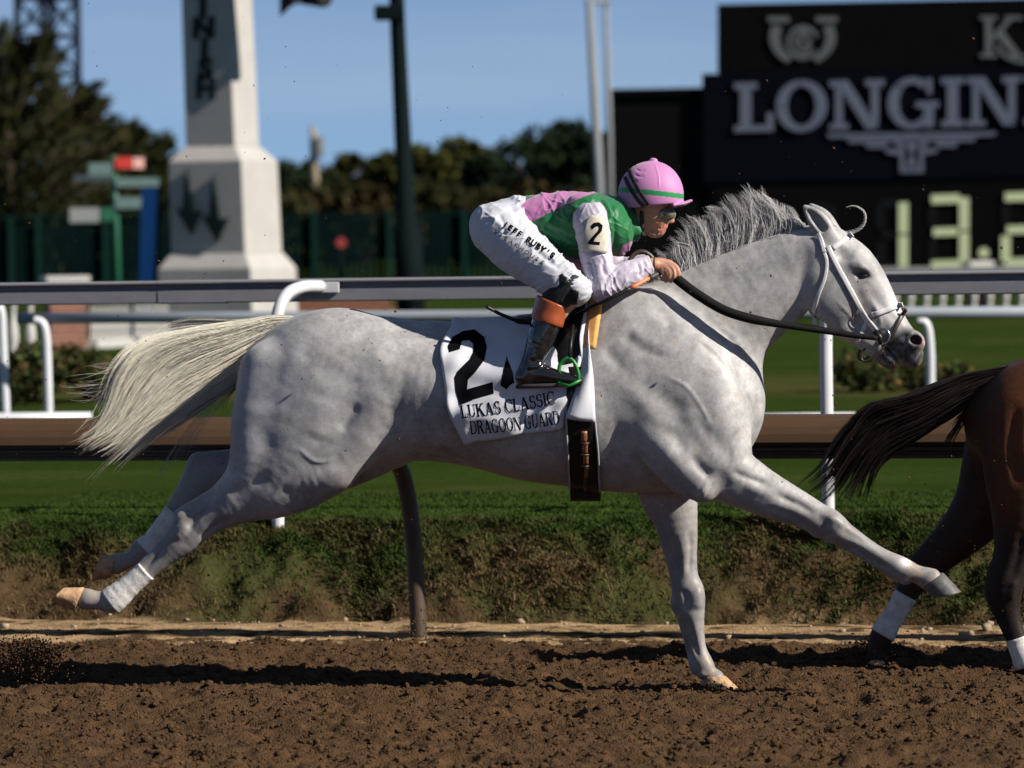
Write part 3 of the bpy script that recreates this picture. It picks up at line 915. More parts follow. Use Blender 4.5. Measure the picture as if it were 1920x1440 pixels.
for ch, y in (('F', -30), ('I', 9), ('N', 46), ('I', 84), ('S', 122), ('H', 159)):
    V2, T2 = sans_tris(ch, 0.05)
    b = MB()
    f = lambda v, d: tuple(OP(-.04 + v[0] * .46 + v[1] * .03, ws / 2 - .01 + d, zpx(y) + (v[1] - .36) * .40))
    n = len(V2)
    edges = {}
    for t in T2:
        for e in ((t[0], t[1]), (t[1], t[2]), (t[2], t[0])): edges[e] = 1
    rim = [e for e in edges if (e[1], e[0]) not in edges]
    b.add([f(v, .035) for v in V2] + [f(v, 0) for v in V2], [t for t in T2] + [(e[0], e[1], e[1] + n, e[0] + n) for e in rim])
    b.build('letter', M_sign_green, OB)

# ================================================================== poles, tower, signs
M_dgreen = mat('dark_green_metal', (0.002, 0.0055, 0.006), rough=0.8, spec=.06)
M_black = mat('black_fabric', (0.008, 0.009, 0.010), rough=0.85)
M_galv = mat('galvanised_pole', (0.15, 0.16, 0.175), rough=0.7, noise=.1, nscale=4)
FLY = 44.9
LPY = 42.0
LP = tag(empty('lamp_post', foot(766, LPY)), 'tall dark green lamp post with a box near its top', 'lamp post')
f0 = foot(772, LPY)
b = MB(); b.tube([f0, W(764, 430, LPY), W(763, 425, LPY), W(746, 60, LPY), W(733, -330, LPY)], [.20, .19, .125, .105, .09], 16); b.build('pole', M_dgreen, LP, smooth=True)
c = W(730, 24, LPY - .1); b = MB(); b.box(tuple(c), (.40, .25, .20)); b.build('control_box', M_dgreen, LP, bevel=.02)
b = MB(); b.tube([W(742, -240, LPY), W(640, -262, 44.3), W(520, -262, 44.9)], .03, 8); b.build('arm', M_dgreen, LP, smooth=True)
FL = empty('flag', W(570, -260, FLY))
b = MB(); xs_ = np.linspace(524, 622, 22)
bot = np.interp(xs_, [524, 535, 548, 560, 580, 600, 612, 622], [30, 22, 12, 6, 10, 15, 13, 2])
rows = 14
for j in range(rows):
    for i, x in enumerate(xs_):
        y = -260 + (bot[i] + 260) * j / (rows - 1)
        p = W(x, y, FLY); p.y += .10 * math.sin(x * .13 + j * .2) * (.3 + j / rows); b.v.append(tuple(p))
for j in range(rows - 1):
    for i in range(len(xs_) - 1):
        a = j * len(xs_) + i; b.f.append((a, a + 1, a + 1 + len(xs_), a + len(xs_)))
fo = b.build('cloth', M_black, FL, smooth=True)
fo.modifiers.new('solid', 'SOLIDIFY').thickness = .006
tag(FL, 'black flag hanging from the lamp post arm at the top edge', 'flag')

GP = tag(empty('double_pole', foot(1130, 70)), 'pair of pale grey poles joined at the top, left of the scoreboard', 'pole')
b = MB(); b.tube([foot(1128, 70), W(1123, 340, 70), W(1105, 3, 70)], [.11, .10, .075], 12); b.build('pole', M_galv, GP, smooth=True)
b = MB(); b.tube([foot(1146, 70.6), W(1143, 250, 70.6), W(1136, 3, 70.6)], [.075, .06, .05], 12); b.build('pole', M_galv, GP, smooth=True)
b = MB(); b.tube([W(1100, 3, 70), W(1142, 3, 70.6)], .05, 8); b.build('crossbar', M_galv, GP, smooth=True)

M_tower = mat('dark_steel', (0.003, 0.004, 0.008), rough=0.9, spec=.05)
TWR = tag(empty('lattice_tower', foot(90, 180)), 'dark steel lattice tower rising behind the evergreens', 'tower')
tz0 = foot(90, 180).z; tz1 = W(90, -160, 180).z
cx = W(90, 100, 180).x
corner = [(-1.42, 0), (-.05, -1.3), (1.40, 0), (.05, 1.3)]
for a, c in corner:
    b = MB(); b.tube([(cx + a, 180 + c, tz0), (cx + a * .97, 180 + c * .97, tz1)], .16, 8); b.build('leg', M_tower, TWR, smooth=True)
zs = np.arange(tz0 + .3, tz1, 1.74)
for j in range(len(zs) - 1):
    for k in range(4):
        (a, c), (e, g_) = corner[k], corner[(k + 1) % 4]
        b = MB(); b.tube([(cx + a, 180 + c, zs[j]), (cx + e, 180 + g_, zs[j])], .10, 5)
        b.tube([(cx + a, 180 + c, zs[j]), (cx + e, 180 + g_, zs[j + 1])], .07, 5); b.tube([(cx + e, 180 + g_, zs[j]), (cx + a, 180 + c, zs[j + 1])], .05, 5)
        b.build('brace', M_tower, TWR)

UP = tag(empty('utility_pole', foot(590, 138)), 'bare weathered utility pole standing before the far trees', 'pole')
b = MB(); b.tube([foot(592, 138), W(590, 330, 138), W(586, 238, 138)], [.19, .16, .11], 10); b.build('pole', mat('weathered_wood', (.20, .17, .12), .9, noise=.3, nscale=5), UP, smooth=True)
b = MB(); b.box(tuple(W(600, 275, 137.8)), (.3, .3, .75)); b.build('transformer', M_galv, UP, bevel=.05)

SG = tag(empty('signpost', foot(214, 60)), 'green signpost with several direction boards, the top one red', 'signpost')
M_sgreen = mat('sign_green', (0.014, 0.10, 0.055), .5); M_spale = mat('sign_pale', (.10, .16, .155), .6, noise=.15, nscale=8); M_sred = mat('sign_red', (.5, .035, .025), .6); M_swhite = mat('sign_white', (.22, .23, .23), .6); M_sdark = mat('sign_dark', (.03, .05, .06), .6)
b = MB(); b.tube([foot(222, 60), W(217, 400, 60), W(213, 292, 60)], .06, 10); b.build('post', M_sgreen, SG, smooth=True)
for x0, y0, x1, y1, m in ((216, 295, 248, 316, M_sred), (249, 296, 270, 316, mat('sign_pink', (.72, .40, .36), .5)), (166, 306, 210, 329, M_spale), (138, 329, 208, 340, M_sdark), (216, 334, 298, 350, M_spale), (216, 370, 268, 391, M_spale), (130, 390, 186, 417, M_swhite), (188, 390, 214, 414, M_sgreen)):
    p = W((x0 + x1) / 2, (y0 + y1) / 2, 59.9); q = W(x1, y1, 59.9) - W(x0, y0, 59.9)
    b = MB(); b.box(tuple(p), (abs(q.x), .04, abs(q.z))); b.build('board', m, SG, bevel=.005)
BP = tag(empty('banner_pylon', foot(275, 47)), 'slim bright blue banner pylon left of the obelisk', 'banner')
b = MB(); A = [W(266, 352, 47), W(298, 352, 47), W(288, 600, 47), W(258, 600, 47)]
b.add([tuple(v) for v in A] + [tuple(v + Vector((0, .12, 0))) for v in A], [(0, 1, 2, 3), (7, 6, 5, 4), (0, 4, 5, 1), (1, 5, 6, 2), (2, 6, 7, 3), (3, 7, 4, 0)])
b.build('panel', mat('blue_banner', (0.045, 0.27, 0.70), .5), BP)
b = MB(); b.tube([W(299, 350, 46.95), W(289, 600, 46.95)], .025, 8); b.build('edge_pole', M_dgreen, BP, smooth=True)
M_rdk = mat('faded_red', (.22, .02, .025), .7)
RD = empty('round_sign', W(640, 455, 90)); b = MB(); b.tube([W(640, 455, 90), W(640, 455, 90.05)], .13, 20); b.build('disc', M_rdk, RD, smooth=False)
b = MB(); b.tube([W(640, 465, 90.08), foot(640, 90.08)], .03, 8); b.build('post', M_dgreen, RD, smooth=True)
tag(RD, 'small round red sign before the dark green fence', 'sign')

# ---- dark green slatted fence across the back
M_fence = mat('green_fence', (0.0015, 0.0075, 0.0075), .9, spec=.03, noise=.2, nscale=4)
FE = tag(empty('slat_fence', foot(500, 93)), 'long dark green slatted fence below the trees', 'fence')
fx0, fx1 = -30, 3.2
slat_me = None; post_me = None
def fence_y(x): return 92 - 0.02 * x
for i, x in enumerate(np.arange(fx0, fx1, .165)):
    z0 = ground_z((x, fence_y(x))); z1 = zpx(408 - (x + 10) * .9, 92)
    if slat_me is None:
        o = MB().box((0, 0, .5), (.13, .03, 1)).build('slat', M_fence, FE); slat_me = o.data
    else:
        o = bpy.data.objects.new('slat', slat_me); COL.objects.link(o); adopt(o, FE)
    o.matrix_parent_inverse = FE.matrix_basis.inverted()
    o.location = (x, fence_y(x), z0); o.scale = (1, 1, z1 - z0 + .03 * math.sin(i * 2.3))
M_fpost = mat('green_fence_post', (0.004, 0.02, 0.016), .8, spec=.05)
for i, x in enumerate((-28, -25, -22, -19, -16, -14, -12.7, -12.0, -10.3, -9.05, -7.35, -6.9, -5.0, -3.1, -1.2, .7, 2.6)):
    z0 = ground_z((x, fence_y(x))); z1 = zpx(392, 92)
    o = MB().box((0, 0, .5), (.12, .12, 1)).build('post', M_fpost, FE) if post_me is None else bpy.data.objects.new('post', post_me)
    if post_me is None: post_me = o.data
    else: COL.objects.link(o); adopt(o, FE)
    o.location = (x, fence_y(x) - .09, z0); o.scale = (1, 1, z1 - z0)
for zz in (.4, 1.5):
    b = MB(); b.add([(fx0, fence_y(fx0) + .05, 1.2 + zz), (fx1, fence_y(fx1) + .05, 1.2 + zz), (fx1, fence_y(fx1) + .05, 1.3 + zz), (fx0, fence_y(fx0) + .05, 1.3 + zz), (fx0, fence_y(fx0) + .09, 1.2 + zz), (fx1, fence_y(fx1) + .09, 1.2 + zz), (fx1, fence_y(fx1) + .09, 1.3 + zz), (fx0, fence_y(fx0) + .09, 1.3 + zz)],
                    [(0, 1, 2, 3), (4, 5, 6, 7), (0, 1, 5, 4), (3, 2, 6, 7), (0, 3, 7, 4), (1, 2, 6, 5)]); b.build('fence_rail', M_fence, FE)

# ---- balustrades with brick piers
M_brick = mat('brick', (.17, .062, .038), .85, noise=.25, nscale=9, bump=.4, bscale=30)
M_bal = mat('white_balustrade', (.38, .375, .36), .6, noise=.06, nscale=6)
bal_prof = [(0, .055), (.04, .055), (.05, .04), (.10, .035), (.20, .062), (.30, .055), (.42, .035), (.52, .03), (.56, .045), (.60, .055), (.64, .055)]
def baluster_mesh(sc_):
    b = MB(); b.tube([(0, 0, z * min(sc_ * 1.6, 1.05)) for z, r in bal_prof], [r * sc_ for z, r in bal_prof], 12)
    o = b.build('baluster', M_bal, None, smooth=True); return o
def balustrade(label, p0, p1, pitch, sc_, piers):
    p0, p1 = Vector(p0), Vector(p1)
    T = tag(empty('balustrade', p0), label, 'balustrade')
    d = (p1 - p0); L = d.length; d.normalize(); rz = math.atan2(d.y, d.x)
    first = None
    for i in range(int(L / pitch) + 1):
        p = p0 + d * (i * pitch)
        if first is None:
            o = first = baluster_mesh(sc_); adopt(o, T)
        else:
            o = bpy.data.objects.new('baluster', first.data); COL.objects.link(o); adopt(o, T)
        o.location = (p.x, p.y, p.z + .12)
    m = (p0 + p1) / 2
    b = MB(); b.box((m.x, m.y, m.z + .02), (L + .1, .22, .20), rz); b.build('base_rail', M_bal, T, bevel=.01)
    b = MB(); b.box((m.x, m.y, m.z + .12 + .64 * min(sc_ * 1.6, 1.05) + .05), (L + .1, .24, .10), rz); b.build('top_rail', M_bal, T, bevel=.01)
    for q, w in piers:
        q = Vector(q); zb = q.z
        b = MB()
        nb = 10
        core = MB().box((q.x, q.y, zb + .45), (w - .012, w - .012, .9), rz + .5).build('brick_pier', mat('mortar', (.35, .30, .26), .9) if 'mortar' not in bpy.data.materials else bpy.data.materials['mortar'], T)
        for j in range(12):
            b = MB(); b.box((q.x, q.y, zb + .04 + j * .075), (w + .004 * (j % 2), w + .004 * (j % 2), .062), rz + .5); b.build('brick_course', M_brick, core, bevel=.004)
        b = MB(); b.box((q.x, q.y, zb + .95), (w + .1, w + .1, .09), rz + .5); b.build('pier_cap', M_bal, T, bevel=.01)
    return T
def gp(px, Y): return foot(px, Y)
balustrade('white balustrade behind the tail, right of its brick pier', gp(170, 42.5), gp(330, 46), .150, .52, [(gp(122, 42.3), .50)])
balustrade('white balustrade at the left edge, left of the brick pier', gp(-140, 33), gp(78, 33.5), .205, 1.05, [])
balustrade('white balustrade behind the muzzle at right', gp(1560, 62), gp(2300, 60), .29, 1.1, [(gp(1834, 61.5), .36)])
BW = tag(empty('brick_wall', foot(620, 50)), 'low brick wall seen between the rails above the croup', 'wall')
bw_me = None
for j in range(11):
    for i in range(7):
        x = W(545, 560, 50).x + i * .235 + (.117 if j % 2 else 0)
        if bw_me is None: o = MB().box((0, 0, 0), (.225, .11, .065)).build('brick', M_brick, BW, bevel=.004); bw_me = o.data
        else: o = bpy.data.objects.new('brick', bw_me); COL.objects.link(o); adopt(o, BW)
        o.location = (x, 50, foot(620, 50).z + .03 + j * .075)
        if i > 0: pass
# white ground pipes behind the near rail
for lab_, x0, x1, y, Y, r in (('white pipe lying on the turf at the lower left behind the rail', -200, 168, 778, 15.2, .042), ('thin pale pipe lying on the turf below the grey muzzle', 1330, 1600, 776, 15.2, .018)):
    G = empty('ground_pipe', foot(x0, Y)); 
    b = MB(); b.tube([foot(x0, Y) + Vector((0, 0, r)), foot((x0 + x1) / 2, Y) + Vector((0, 0, r)), foot(x1, Y) + Vector((0, 0, r))], r, 10); b.build('pipe', M_white, G, smooth=True); tag(G, lab_, 'pipe')

# ================================================================== scoreboard
SBY = 79.0
sbc = W(1500, 300, SBY)
def SP(px, py, dep=0.0):
    u, v = unroll(px, py)
    d = (SBY - CAM_Y + TY * sbc.x) / (1 + TY * u / FOC)
    p = Vector((u * d / FOC, CAM_Y + d, CAM_Z - v * d / FOC))
    return p + Vector((-math.sin(YAW), -math.cos(YAW), 0)) * dep
SB = tag(empty('scoreboard', foot(1600, 79)), 'large black racecourse scoreboard with time display and white emblems', 'scoreboard')
M_sb1 = mat('board_black', (0.0025, 0.0025, 0.003), .9, spec=.05, noise=.2, nscale=2); M_sb2 = mat('board_navy', (0.0015, 0.002, 0.005), .9, spec=.05, noise=.15, nscale=2); M_sb3 = mat('board_side', (0.004, 0.004, 0.004), .9, spec=.05)
M_let = mat('board_letter', (.105, .12, .17), .7, spec=.2); M_let2 = mat('board_emblem', (.10, .108, .115), .7, spec=.2)
M_seg = mat('time_segment', (.26, .29, .18), .5, emis=((.62, .68, .38), .20)); M_seg0 = mat('unlit_segment', (.0045, .005, .006), .8, spec=.1)
def sb_box(name, x0, y0, x1, y1, dep, back, m, par=SB):
    sl_ = .020
    q = [SP(x0, y0 - (x0 - 1345) * sl_, dep), SP(x1, y0 - (x1 - 1345) * sl_, dep), SP(x1, y1 - (x1 - 1345) * sl_, dep), SP(x0, y1 - (x0 - 1345) * sl_, dep)]
    bk = Vector((math.sin(YAW), math.cos(YAW), 0)) * back
    for v in q[2:]: v.z = max(v.z, .3) if y1 > 560 else v.z
    b = MB(); b.add([tuple(v) for v in q] + [tuple(v + bk) for v in q], [(0, 3, 2, 1), (4, 5, 6, 7), (0, 1, 5, 4), (1, 2, 6, 5), (2, 3, 7, 6), (3, 0, 4, 7)])
    return b.build(name, m, par, bevel=.02)
sb_box('upper_panel', 1345, 8, 2750, 137, 0, 1.6, M_sb1)
lg = sb_box('sign_panel', 1317, 138, 2750, 345, .06, 1.7, M_sb2)
dp = sb_box('display_panel', 1340, 346, 2750, 600, .02, 1.6, M_sb1)
sb_box('side_block', 1140, 168, 1316, 600, -.1, 2.4, M_sb3)
sb_box('side_cap', 1137, 163, 1316, 178, -.02, 2.6, M_sb1)
polys, wid = text_polys('LONGINES', 0.0)
def skew(px, y0): return y0 - (px - 1380) * .025
for i, gp_ in enumerate(polys):
    plate('letter', gp_, lambda x, y, d: tuple(SP(1378 + x * 91, skew(1378 + x * 91, 248) - y * 92, .06 + d)), .05, M_let, lg)
polys, wid = text_polys('KE', .02, sw=.16, th=.09, se=.12)
for gp_ in polys: plate('letter', gp_, lambda x, y, d: tuple(SP(1838 + x * 78, 108 - y * 78, d)), .04, M_let2, bpy.data.objects['upper_panel'])
plate('letter_tail', ring(0, 0, 1, .8, .12, .12, 195, 280, 14), lambda x, y, d: tuple(SP(1925 + x * 62, 72 - y * 60, d)), .04, M_let2, bpy.data.objects['upper_panel'])
# horseshoe and rose emblem
for sg in (-1, 1):
    shoe = ring(-.03 * sg, .26, .66, 1.0, .19, .2, -62, 26, 18) if sg > 0 else ring(.03, .26, .66, 1.0, .19, .2, 154, 242, 18)
    shoe += [R_(.26, .78, .66, .98) if sg > 0 else R_(-.66, .78, -.26, .98)]
    plate('emblem_horseshoe', shoe, lambda x, y, d: tuple(SP(1505 + x * 98, 84 - y * 54, d)), .04, M_let2, bpy.data.objects['upper_panel'])
rose = ring(0, 0, 1, 1, .2, .2, 20, 330, 22) + ring(.12, .1, .72, .72, .18, .2, 60, 300, 16) + ring(-.06, .0, .55, .62, .2, .2, -100, 110, 14) + ring(.02, .12, .34, .36, .2, .2, 40, 320, 12) + ring(.1, -.25, .9, .6, .16, .16, 200, 320, 12)
plate('emblem_rose', rose, lambda x, y, d: tuple(SP(1506 + x * 31, 80 - y * 33, d)), .045, M_let2, bpy.data.objects['upper_panel'])
# winged emblem below the name
wing = []
for sgn in (-1, 1):
    for k, (o_, e_) in enumerate([(160, 36), (122, 52), (88, 60), (52, 34)]):
        y0 = 249 + k * 10
        wing.append([(sgn * o_, y0), (sgn * (o_ - 6), y0 + 8), (sgn * (24 if k in (0, 3) else e_ - 8), y0 + 8 + (4 if k == 3 else 0)), (sgn * (22 if k in (0, 3) else e_ - 20), y0)])
    wing.append([(sgn * 40, 258), (sgn * 24, 258), (sgn * 22, 274), (sgn * 30, 272)])
wing += [[(-24, 250), (24, 250), (20, 262), (-20, 262)], [(-22, 264), (-14, 264), (-14, 324), (-22, 324)], [(14, 264), (22, 264), (22, 324), (14, 324)], [(-14, 316), (14, 316), (14, 324), (-14, 324)], [(-12, 266), (12, 266), (2, 290), (-2, 290)], [(-2, 292), (2, 292), (11, 312), (-11, 312)]]
plate('emblem_wings', [[(x, -y) for x, y in p] for p in wing], lambda x, y, d: tuple(SP(1710 + x, -y - x * .012, .06 + d)), .04, M_let, lg)
# seven-segment time 13.2
def seg_digit(x0, y0, w, h, t, on, name):
    P = {'a': (t * .35, 0, w - t * .8, t * .85), 'g': (t * .5, h / 2 - t * .4, w - t * .95, h / 2 + t * .4), 'd': (t * .35, h - t * .85, w - t * .8, h), 'f': (0, t * .5, t * .9, h / 2 - t * .45), 'b': (w - t * .9, t * .3, w, h / 2 - 1), 'e': (0, h / 2 + t * .45, t * .9, h - t * .5), 'c': (w - t * .9, h / 2 + 1, w, h - t * .3)}
    for k, (a, b_, c, d_) in P.items():
        lit = k in on
        if not lit and not on: pass
        q = 1.2
        poly = [(a + q, -b_ - q), (c - q, -b_ - q), (c - q, -d_ + q), (a + q, -d_ + q)]
        plate('lit_segment' if lit else 'dark_segment', [poly], lambda x, y, d: tuple(SP(x0 + x, y0 - y - (x0 + x - 1690) * .03, .02 + d)), .05 if lit else .02, M_seg if lit else M_seg0, dp)
seg_digit(1640, 372, 64, 136, 22, 'bc', '1'); seg_digit(1738, 366, 80, 142, 22, 'abgcd', '3'); seg_digit(1876, 366, 80, 142, 22, 'abged', '2')
seg_digit(1505, 374, 64, 136, 20, '', ' ')
plate('decimal_point', [[(x * 10, y * 10) for x, y in [(math.cos(k * .5236), math.sin(k * .5236)) for k in range(12)]]], lambda x, y, d: tuple(SP(1845 + x, 474 - y, .02 + d)), .05, M_seg, dp)
# ================================================================== grey racehorse
def n3(V, s, seed=0, oct=3):
    """3-d value noise, turned out of the axes"""
    R3 = np.array([[.80, .36, -.48], [-.48, .86, -.15], [.36, .35, .86]])
    P = V @ R3.T * s * 1.15 + seed * 3.7
    out, amp = np.zeros(len(V)), 1.0
    for o in range(oct):
        I = np.floor(P); f = P - I; f = f * f * (3 - 2 * f)
        acc = 0.0
        for dx in (0, 1):
            for dy in (0, 1):
                for dz in (0, 1):
                    h = hash2(I[:, 0] + dx + 57 * (I[:, 2] + dz), I[:, 1] + dy + 113 * (I[:, 2] + dz), seed + o)
                    acc = acc + h * np.where(dx, f[:, 0], 1 - f[:, 0]) * np.where(dy, f[:, 1], 1 - f[:, 1]) * np.where(dz, f[:, 2], 1 - f[:, 2])
        out += amp * (acc - .5); amp *= .5; P = P * 2.03 + 5.1
    return out * 0.85

def ring_loft(rings, n=20, close=True):
    """rings: (front px, back px, y, lateral px radius) -> closed tube of ellipses (local coords)"""
    V, F = [], []
    for (fx, fy), (bx, by), y, rl in rings:
        cx, cy = (fx + bx) / 2, (fy + by) / 2
        ax, ay = (fx - bx) / 2, (fy - by) / 2
        for k in range(n):
            w = 2 * math.pi * k / n
            V.append(((cx + ax * math.cos(w) - 960) / 500, y + rl / 500 * math.sin(w), (1300 - cy - ay * math.cos(w)) / 500))
    for i in range(len(rings) - 1):
        for k in range(n):
            k2 = (k + 1) % n
            F.append((i * n + k, i * n + k2, (i + 1) * n + k2, (i + 1) * n + k))
    if close:
        F.append(tuple(range(n))); F.append(tuple(range((len(rings) - 1) * n, len(rings) * n))[::-1])
    return roll_np(np.array(V)), F

def loft_obj(name, rings, m, parent, n=20, bevel=0.0):
    V, F = ring_loft(rings, n)
    b = MB(); b.add(V.tolist(), F)
    return b.build(name, m, parent, smooth=True, bevel=bevel)

def lerp2(a, b, t): return (a[0] + (b[0] - a[0]) * t, a[1] + (b[1] - a[1]) * t)

def hoof(parent, m, cf, cb, toe, heel, y, rl0, rl1):
    rings = []
    for t in (0.0, 0.04, 0.3, 0.6, 0.9, 1.0, 1.0):
        rings.append([lerp2(cf, toe, t), lerp2(cb, heel, t), y, rl0 + (rl1 - rl0) * t])
    for i, s_ in ((0, 0.93), (6, 0.9)):                           # rounded rim
        f, b = rings[i][0], rings[i][1]
        c = lerp2(f, b, 0.5)
        rings[i][0] = lerp2(c, f, s_); rings[i][1] = lerp2(c, b, s_); rings[i][3] *= s_
    return loft_obj('hoof', rings, m, parent, 22)

HORSE_TORSO = [(535, 712, 0, 96, 84), (600, 722, 0, 133, 118), (680, 727, 0, 137, 128), (760, 730, 0, 131, 138), (840, 740, 0, 127, 148),
               (920, 750, 0, 131, 152), (1000, 752, 0, 150, 150), (1090, 746, 0, 168, 136), (1180, 744, 0, 180, 122), (1260, 748, 0, 170, 108), (1310, 765, 0, 120, 96)]
NH = [(640, 700, -.115, 118, 66), (592, 772, -.135, 128, 70), (562, 838, -.145, 110, 62), (522, 886, -.15, 80, 50), (480, 918, -.15, 54, 38), (430, 947, -.145, 37, 29),
      (388, 972, -.14, 31, 24), (345, 1008, -.135, 29, 22), (310, 1038, -.13, 22, 18), (278, 1066, -.13, 18, 15), (245, 1095, -.13, 18, 16), (218, 1119, -.13, 24, 20), (195, 1121, -.13, 17, 16), (168, 1118, -.13, 20, 18)]
FH = [(640, 700, .115, 118, 66), (590, 765, .135, 124, 70), (550, 825, .145, 92, 60), (500, 862, .15, 56, 44), (440, 884, .145, 37, 32), (390, 893, .14, 34, 25),
      (352, 930, .135, 25, 20), (322, 970, .13, 19, 16), (292, 1007, .13, 17, 15), (263, 1038, .13, 21, 19), (235, 1054, .13, 15, 15), (212, 1062, .13, 20, 18)]
NF = [(1190, 640, -.115, 100, 50), (1270, 730, -.135, 108, 56), (1318, 826, -.145, 84, 54), (1352, 876, -.15, 60, 46), (1400, 905, -.15, 47, 38), (1450, 931, -.15, 40, 32),
      (1500, 953, -.15, 32, 27), (1549, 980, -.15, 27, 25), (1592, 1006, -.15, 20, 19), (1640, 1036, -.15, 17, 16), (1682, 1060, -.15, 22, 20), (1710, 1070, -.15, 17, 17), (1737, 1081, -.15, 22, 20)]
FF = [(1215, 800, .12, 80, 50), (1245, 890, .13, 62, 46), (1264, 950, .135, 47, 40), (1275, 1015, .135, 36, 31), (1284, 1080, .135, 27, 25), (1294, 1130, .135, 30, 27),
      (1301, 1172, .135, 23, 21), (1310, 1220, .135, 17, 17), (1320, 1252, .135, 21, 20), (1332, 1270, .135, 17, 17), (1342, 1280, .135, 20, 19)]
NECK = [(1150, 700, 0, 128, 96), (1235, 665, 0, 130, 84), (1312, 618, 0, 116, 66), (1386, 568, 0, 100, 54), (1442, 532, 0, 88, 47), (1492, 500, 0, 74, 43), (1530, 480, 0, 55, 40)]
HEAD = [(1550, 488, 0, 64, 43), (1580, 518, 0, 70, 44), (1612, 552, 0, 60, 40), (1642, 588, 0, 47, 33), (1668, 620, 0, 39, 29), (1690, 646, 0, 35, 30), (1703, 660, 0, 27, 27)]

def build_grey():
    g = SDF((-1.72, -0.36, -0.04), (1.70, 0.36, 1.92), 0.0064)
    g.tube(HORSE_TORSO, 0.03, 4)
    for sd in (-1, 1):
        g.blob(690, 690, .10 * sd, 78, 66, 68, 20, 0.09)         # hip
        g.blob(590, 680, .085 * sd, 92, 82, 78, -30, 0.08)        # croup and buttock
        g.blob(520, 760, .09 * sd, 62, 108, 62, 6, 0.07)
        g.blob(1345, 800, .085 * sd, 46, 72, 60, 0, 0.06)         # breast
        g.blob(1310, 745, .12 * sd, 72, 86, 56, -30, 0.05)        # point of shoulder
        g.blob(1180, 700, .12 * sd, 92, 120, 58, -25, 0.07)       # shoulder blade
    g.tube(NECK, 0.09, 4)
    g.tube(NH, 0.06, 4); g.tube(FH, 0.06, 4); g.tube(NF, 0.05, 4); g.tube(FF, 0.05, 4)
    # withers and back line
    g.tube([(820, 640, 0, 30, 50), (960, 632, 0, 30, 45), (1090, 602, 0, 28, 34), (1180, 590, 0, 30, 32), (1260, 560, 0, 34, 32)], 0.06)
    # triceps
    g.tube([(1160, 720, -.2, 30, 22), (1215, 800, -.215, 46, 26), (1275, 872, -.21, 44, 26), (1312, 912, -.2, 26, 22)], 0.035)
    g.tube([(1160, 720, .2, 30, 22), (1215, 800, .2, 46, 24), (1262, 870, .17, 44, 24)], 0.035)
    # stifle, thigh front, hamstring
    g.blob(610, 885, -.15, 44, 30, 40, -35, 0.05)
    g.blob(600, 872, .15, 44, 30, 40, -35, 0.05)
    g.tube([(725, 715, -.19, 34, 22), (690, 790, -.2, 46, 28), (630, 870, -.19, 44, 30)], 0.05)
    g.tube([(725, 715, .19, 34, 22), (690, 780, .2, 46, 28), (630, 850, .19, 44, 30)], 0.05)
    g.tube([(500, 690, -.15, 44, 34), (480, 790, -.17, 40, 36), (470, 870, -.165, 34, 32), (440, 912, -.155, 24, 22)], 0.05)
    # flank web, belly tuck, sheath
    g.tube([(740, 800, 0, 58, 100), (690, 840, 0, 40, 80)], 0.08)
    g.tube([(742, 858, 0, 16, 26), (700, 872, 0, 24, 30), (652, 892, 0, 24, 26)], 0.04)
    # hocks: Achilles tendon and point of hock
    g.tube([(468, 880, -.145, 15, 12), (400, 925, -.14, 11, 9), (342, 962, -.135, 13, 13)], 0.02)
    g.tube([(350, 966, -.135, 16, 14), (322, 1010, -.13, 12, 11), (262, 1068, -.13, 10, 9), (208, 1112, -.13, 12, 12)], 0.015)
    g.tube([(480, 850, .145, 14, 12), (420, 858, .14, 11, 9), (370, 864, .135, 14, 13)], 0.02)
    g.tube([(362, 868, .135, 15, 13), (335, 925, .13, 11, 10), (285, 1000, .13, 9, 9), (252, 1030, .13, 12, 12)], 0.015)
    # knees, tendons and fetlocks in front
    g.blob(1552, 972, -.155, 30, 20, 24, 32, 0.02); g.blob(1527, 990, -.15, 12, 12, 15, 30, 0.02)
    g.tube([(1535, 992, -.15, 10, 12), (1590, 1023, -.15, 8, 9), (1650, 1058, -.15, 9, 10), (1690, 1080, -.15, 11, 13)], 0.012)
    g.blob(1300, 1122, .135, 22, 34, 24, 5, 0.02); g.blob(1270, 1138, .135, 10, 14, 14, 0, 0.02)
    g.tube([(1276, 1150, .135, 9, 11), (1292, 1210, .135, 7, 8), (1307, 1262, .135, 10, 12)], 0.012)
    g.blob(1240, 940, .12, 34, 40, 30, 0, 0.03)
    # head
    g.tube(HEAD, 0.045, 4)
    for sd in (-1, 1):
        g.blob(1552, 552, .052 * sd, 46, 62, 25, -38, 0.03)       # cheek
        g.blob(1606, 500, .06 * sd, 30, 15, 17, 36, 0.02)         # brow
        g.tube([(1616, 545, .062 * sd, 6, 8), (1640, 578, .05 * sd, 6, 8)], 0.02)
        g.blob(1708, 640, .043 * sd, 25, 22, 15, 30, 0.015)       # nostril rim
        g.blob(1714, 637, .066 * sd, 12, 9, 18, 25, 0.008, sub=True)
        g.blob(1614, 516, .092 * sd, 15, 9, 12, 15, 0.012, sub=True)
        g.blob(1580, 478, .09 * sd, 14, 12, 10, 30, 0.02, sub=True)
        g.tube([(1552, 446, .05 * sd, 20, 15), (1534, 418, .058 * sd, 20, 10), (1519, 400, .06 * sd, 13, 6), (1507, 388, .06 * sd, 5, 4)] if sd < 0 else
               [(1562, 440, .05, 20, 15), (1545, 412, .058, 19, 10), (1532, 396, .06, 12, 6), (1522, 385, .06, 5, 4)], 0.012)
    g.tube([(1540, 428, -.072, 8, 7), (1524, 408, -.072, 8, 6), (1512, 395, -.07, 3, 4)], 0.006, sub=True)
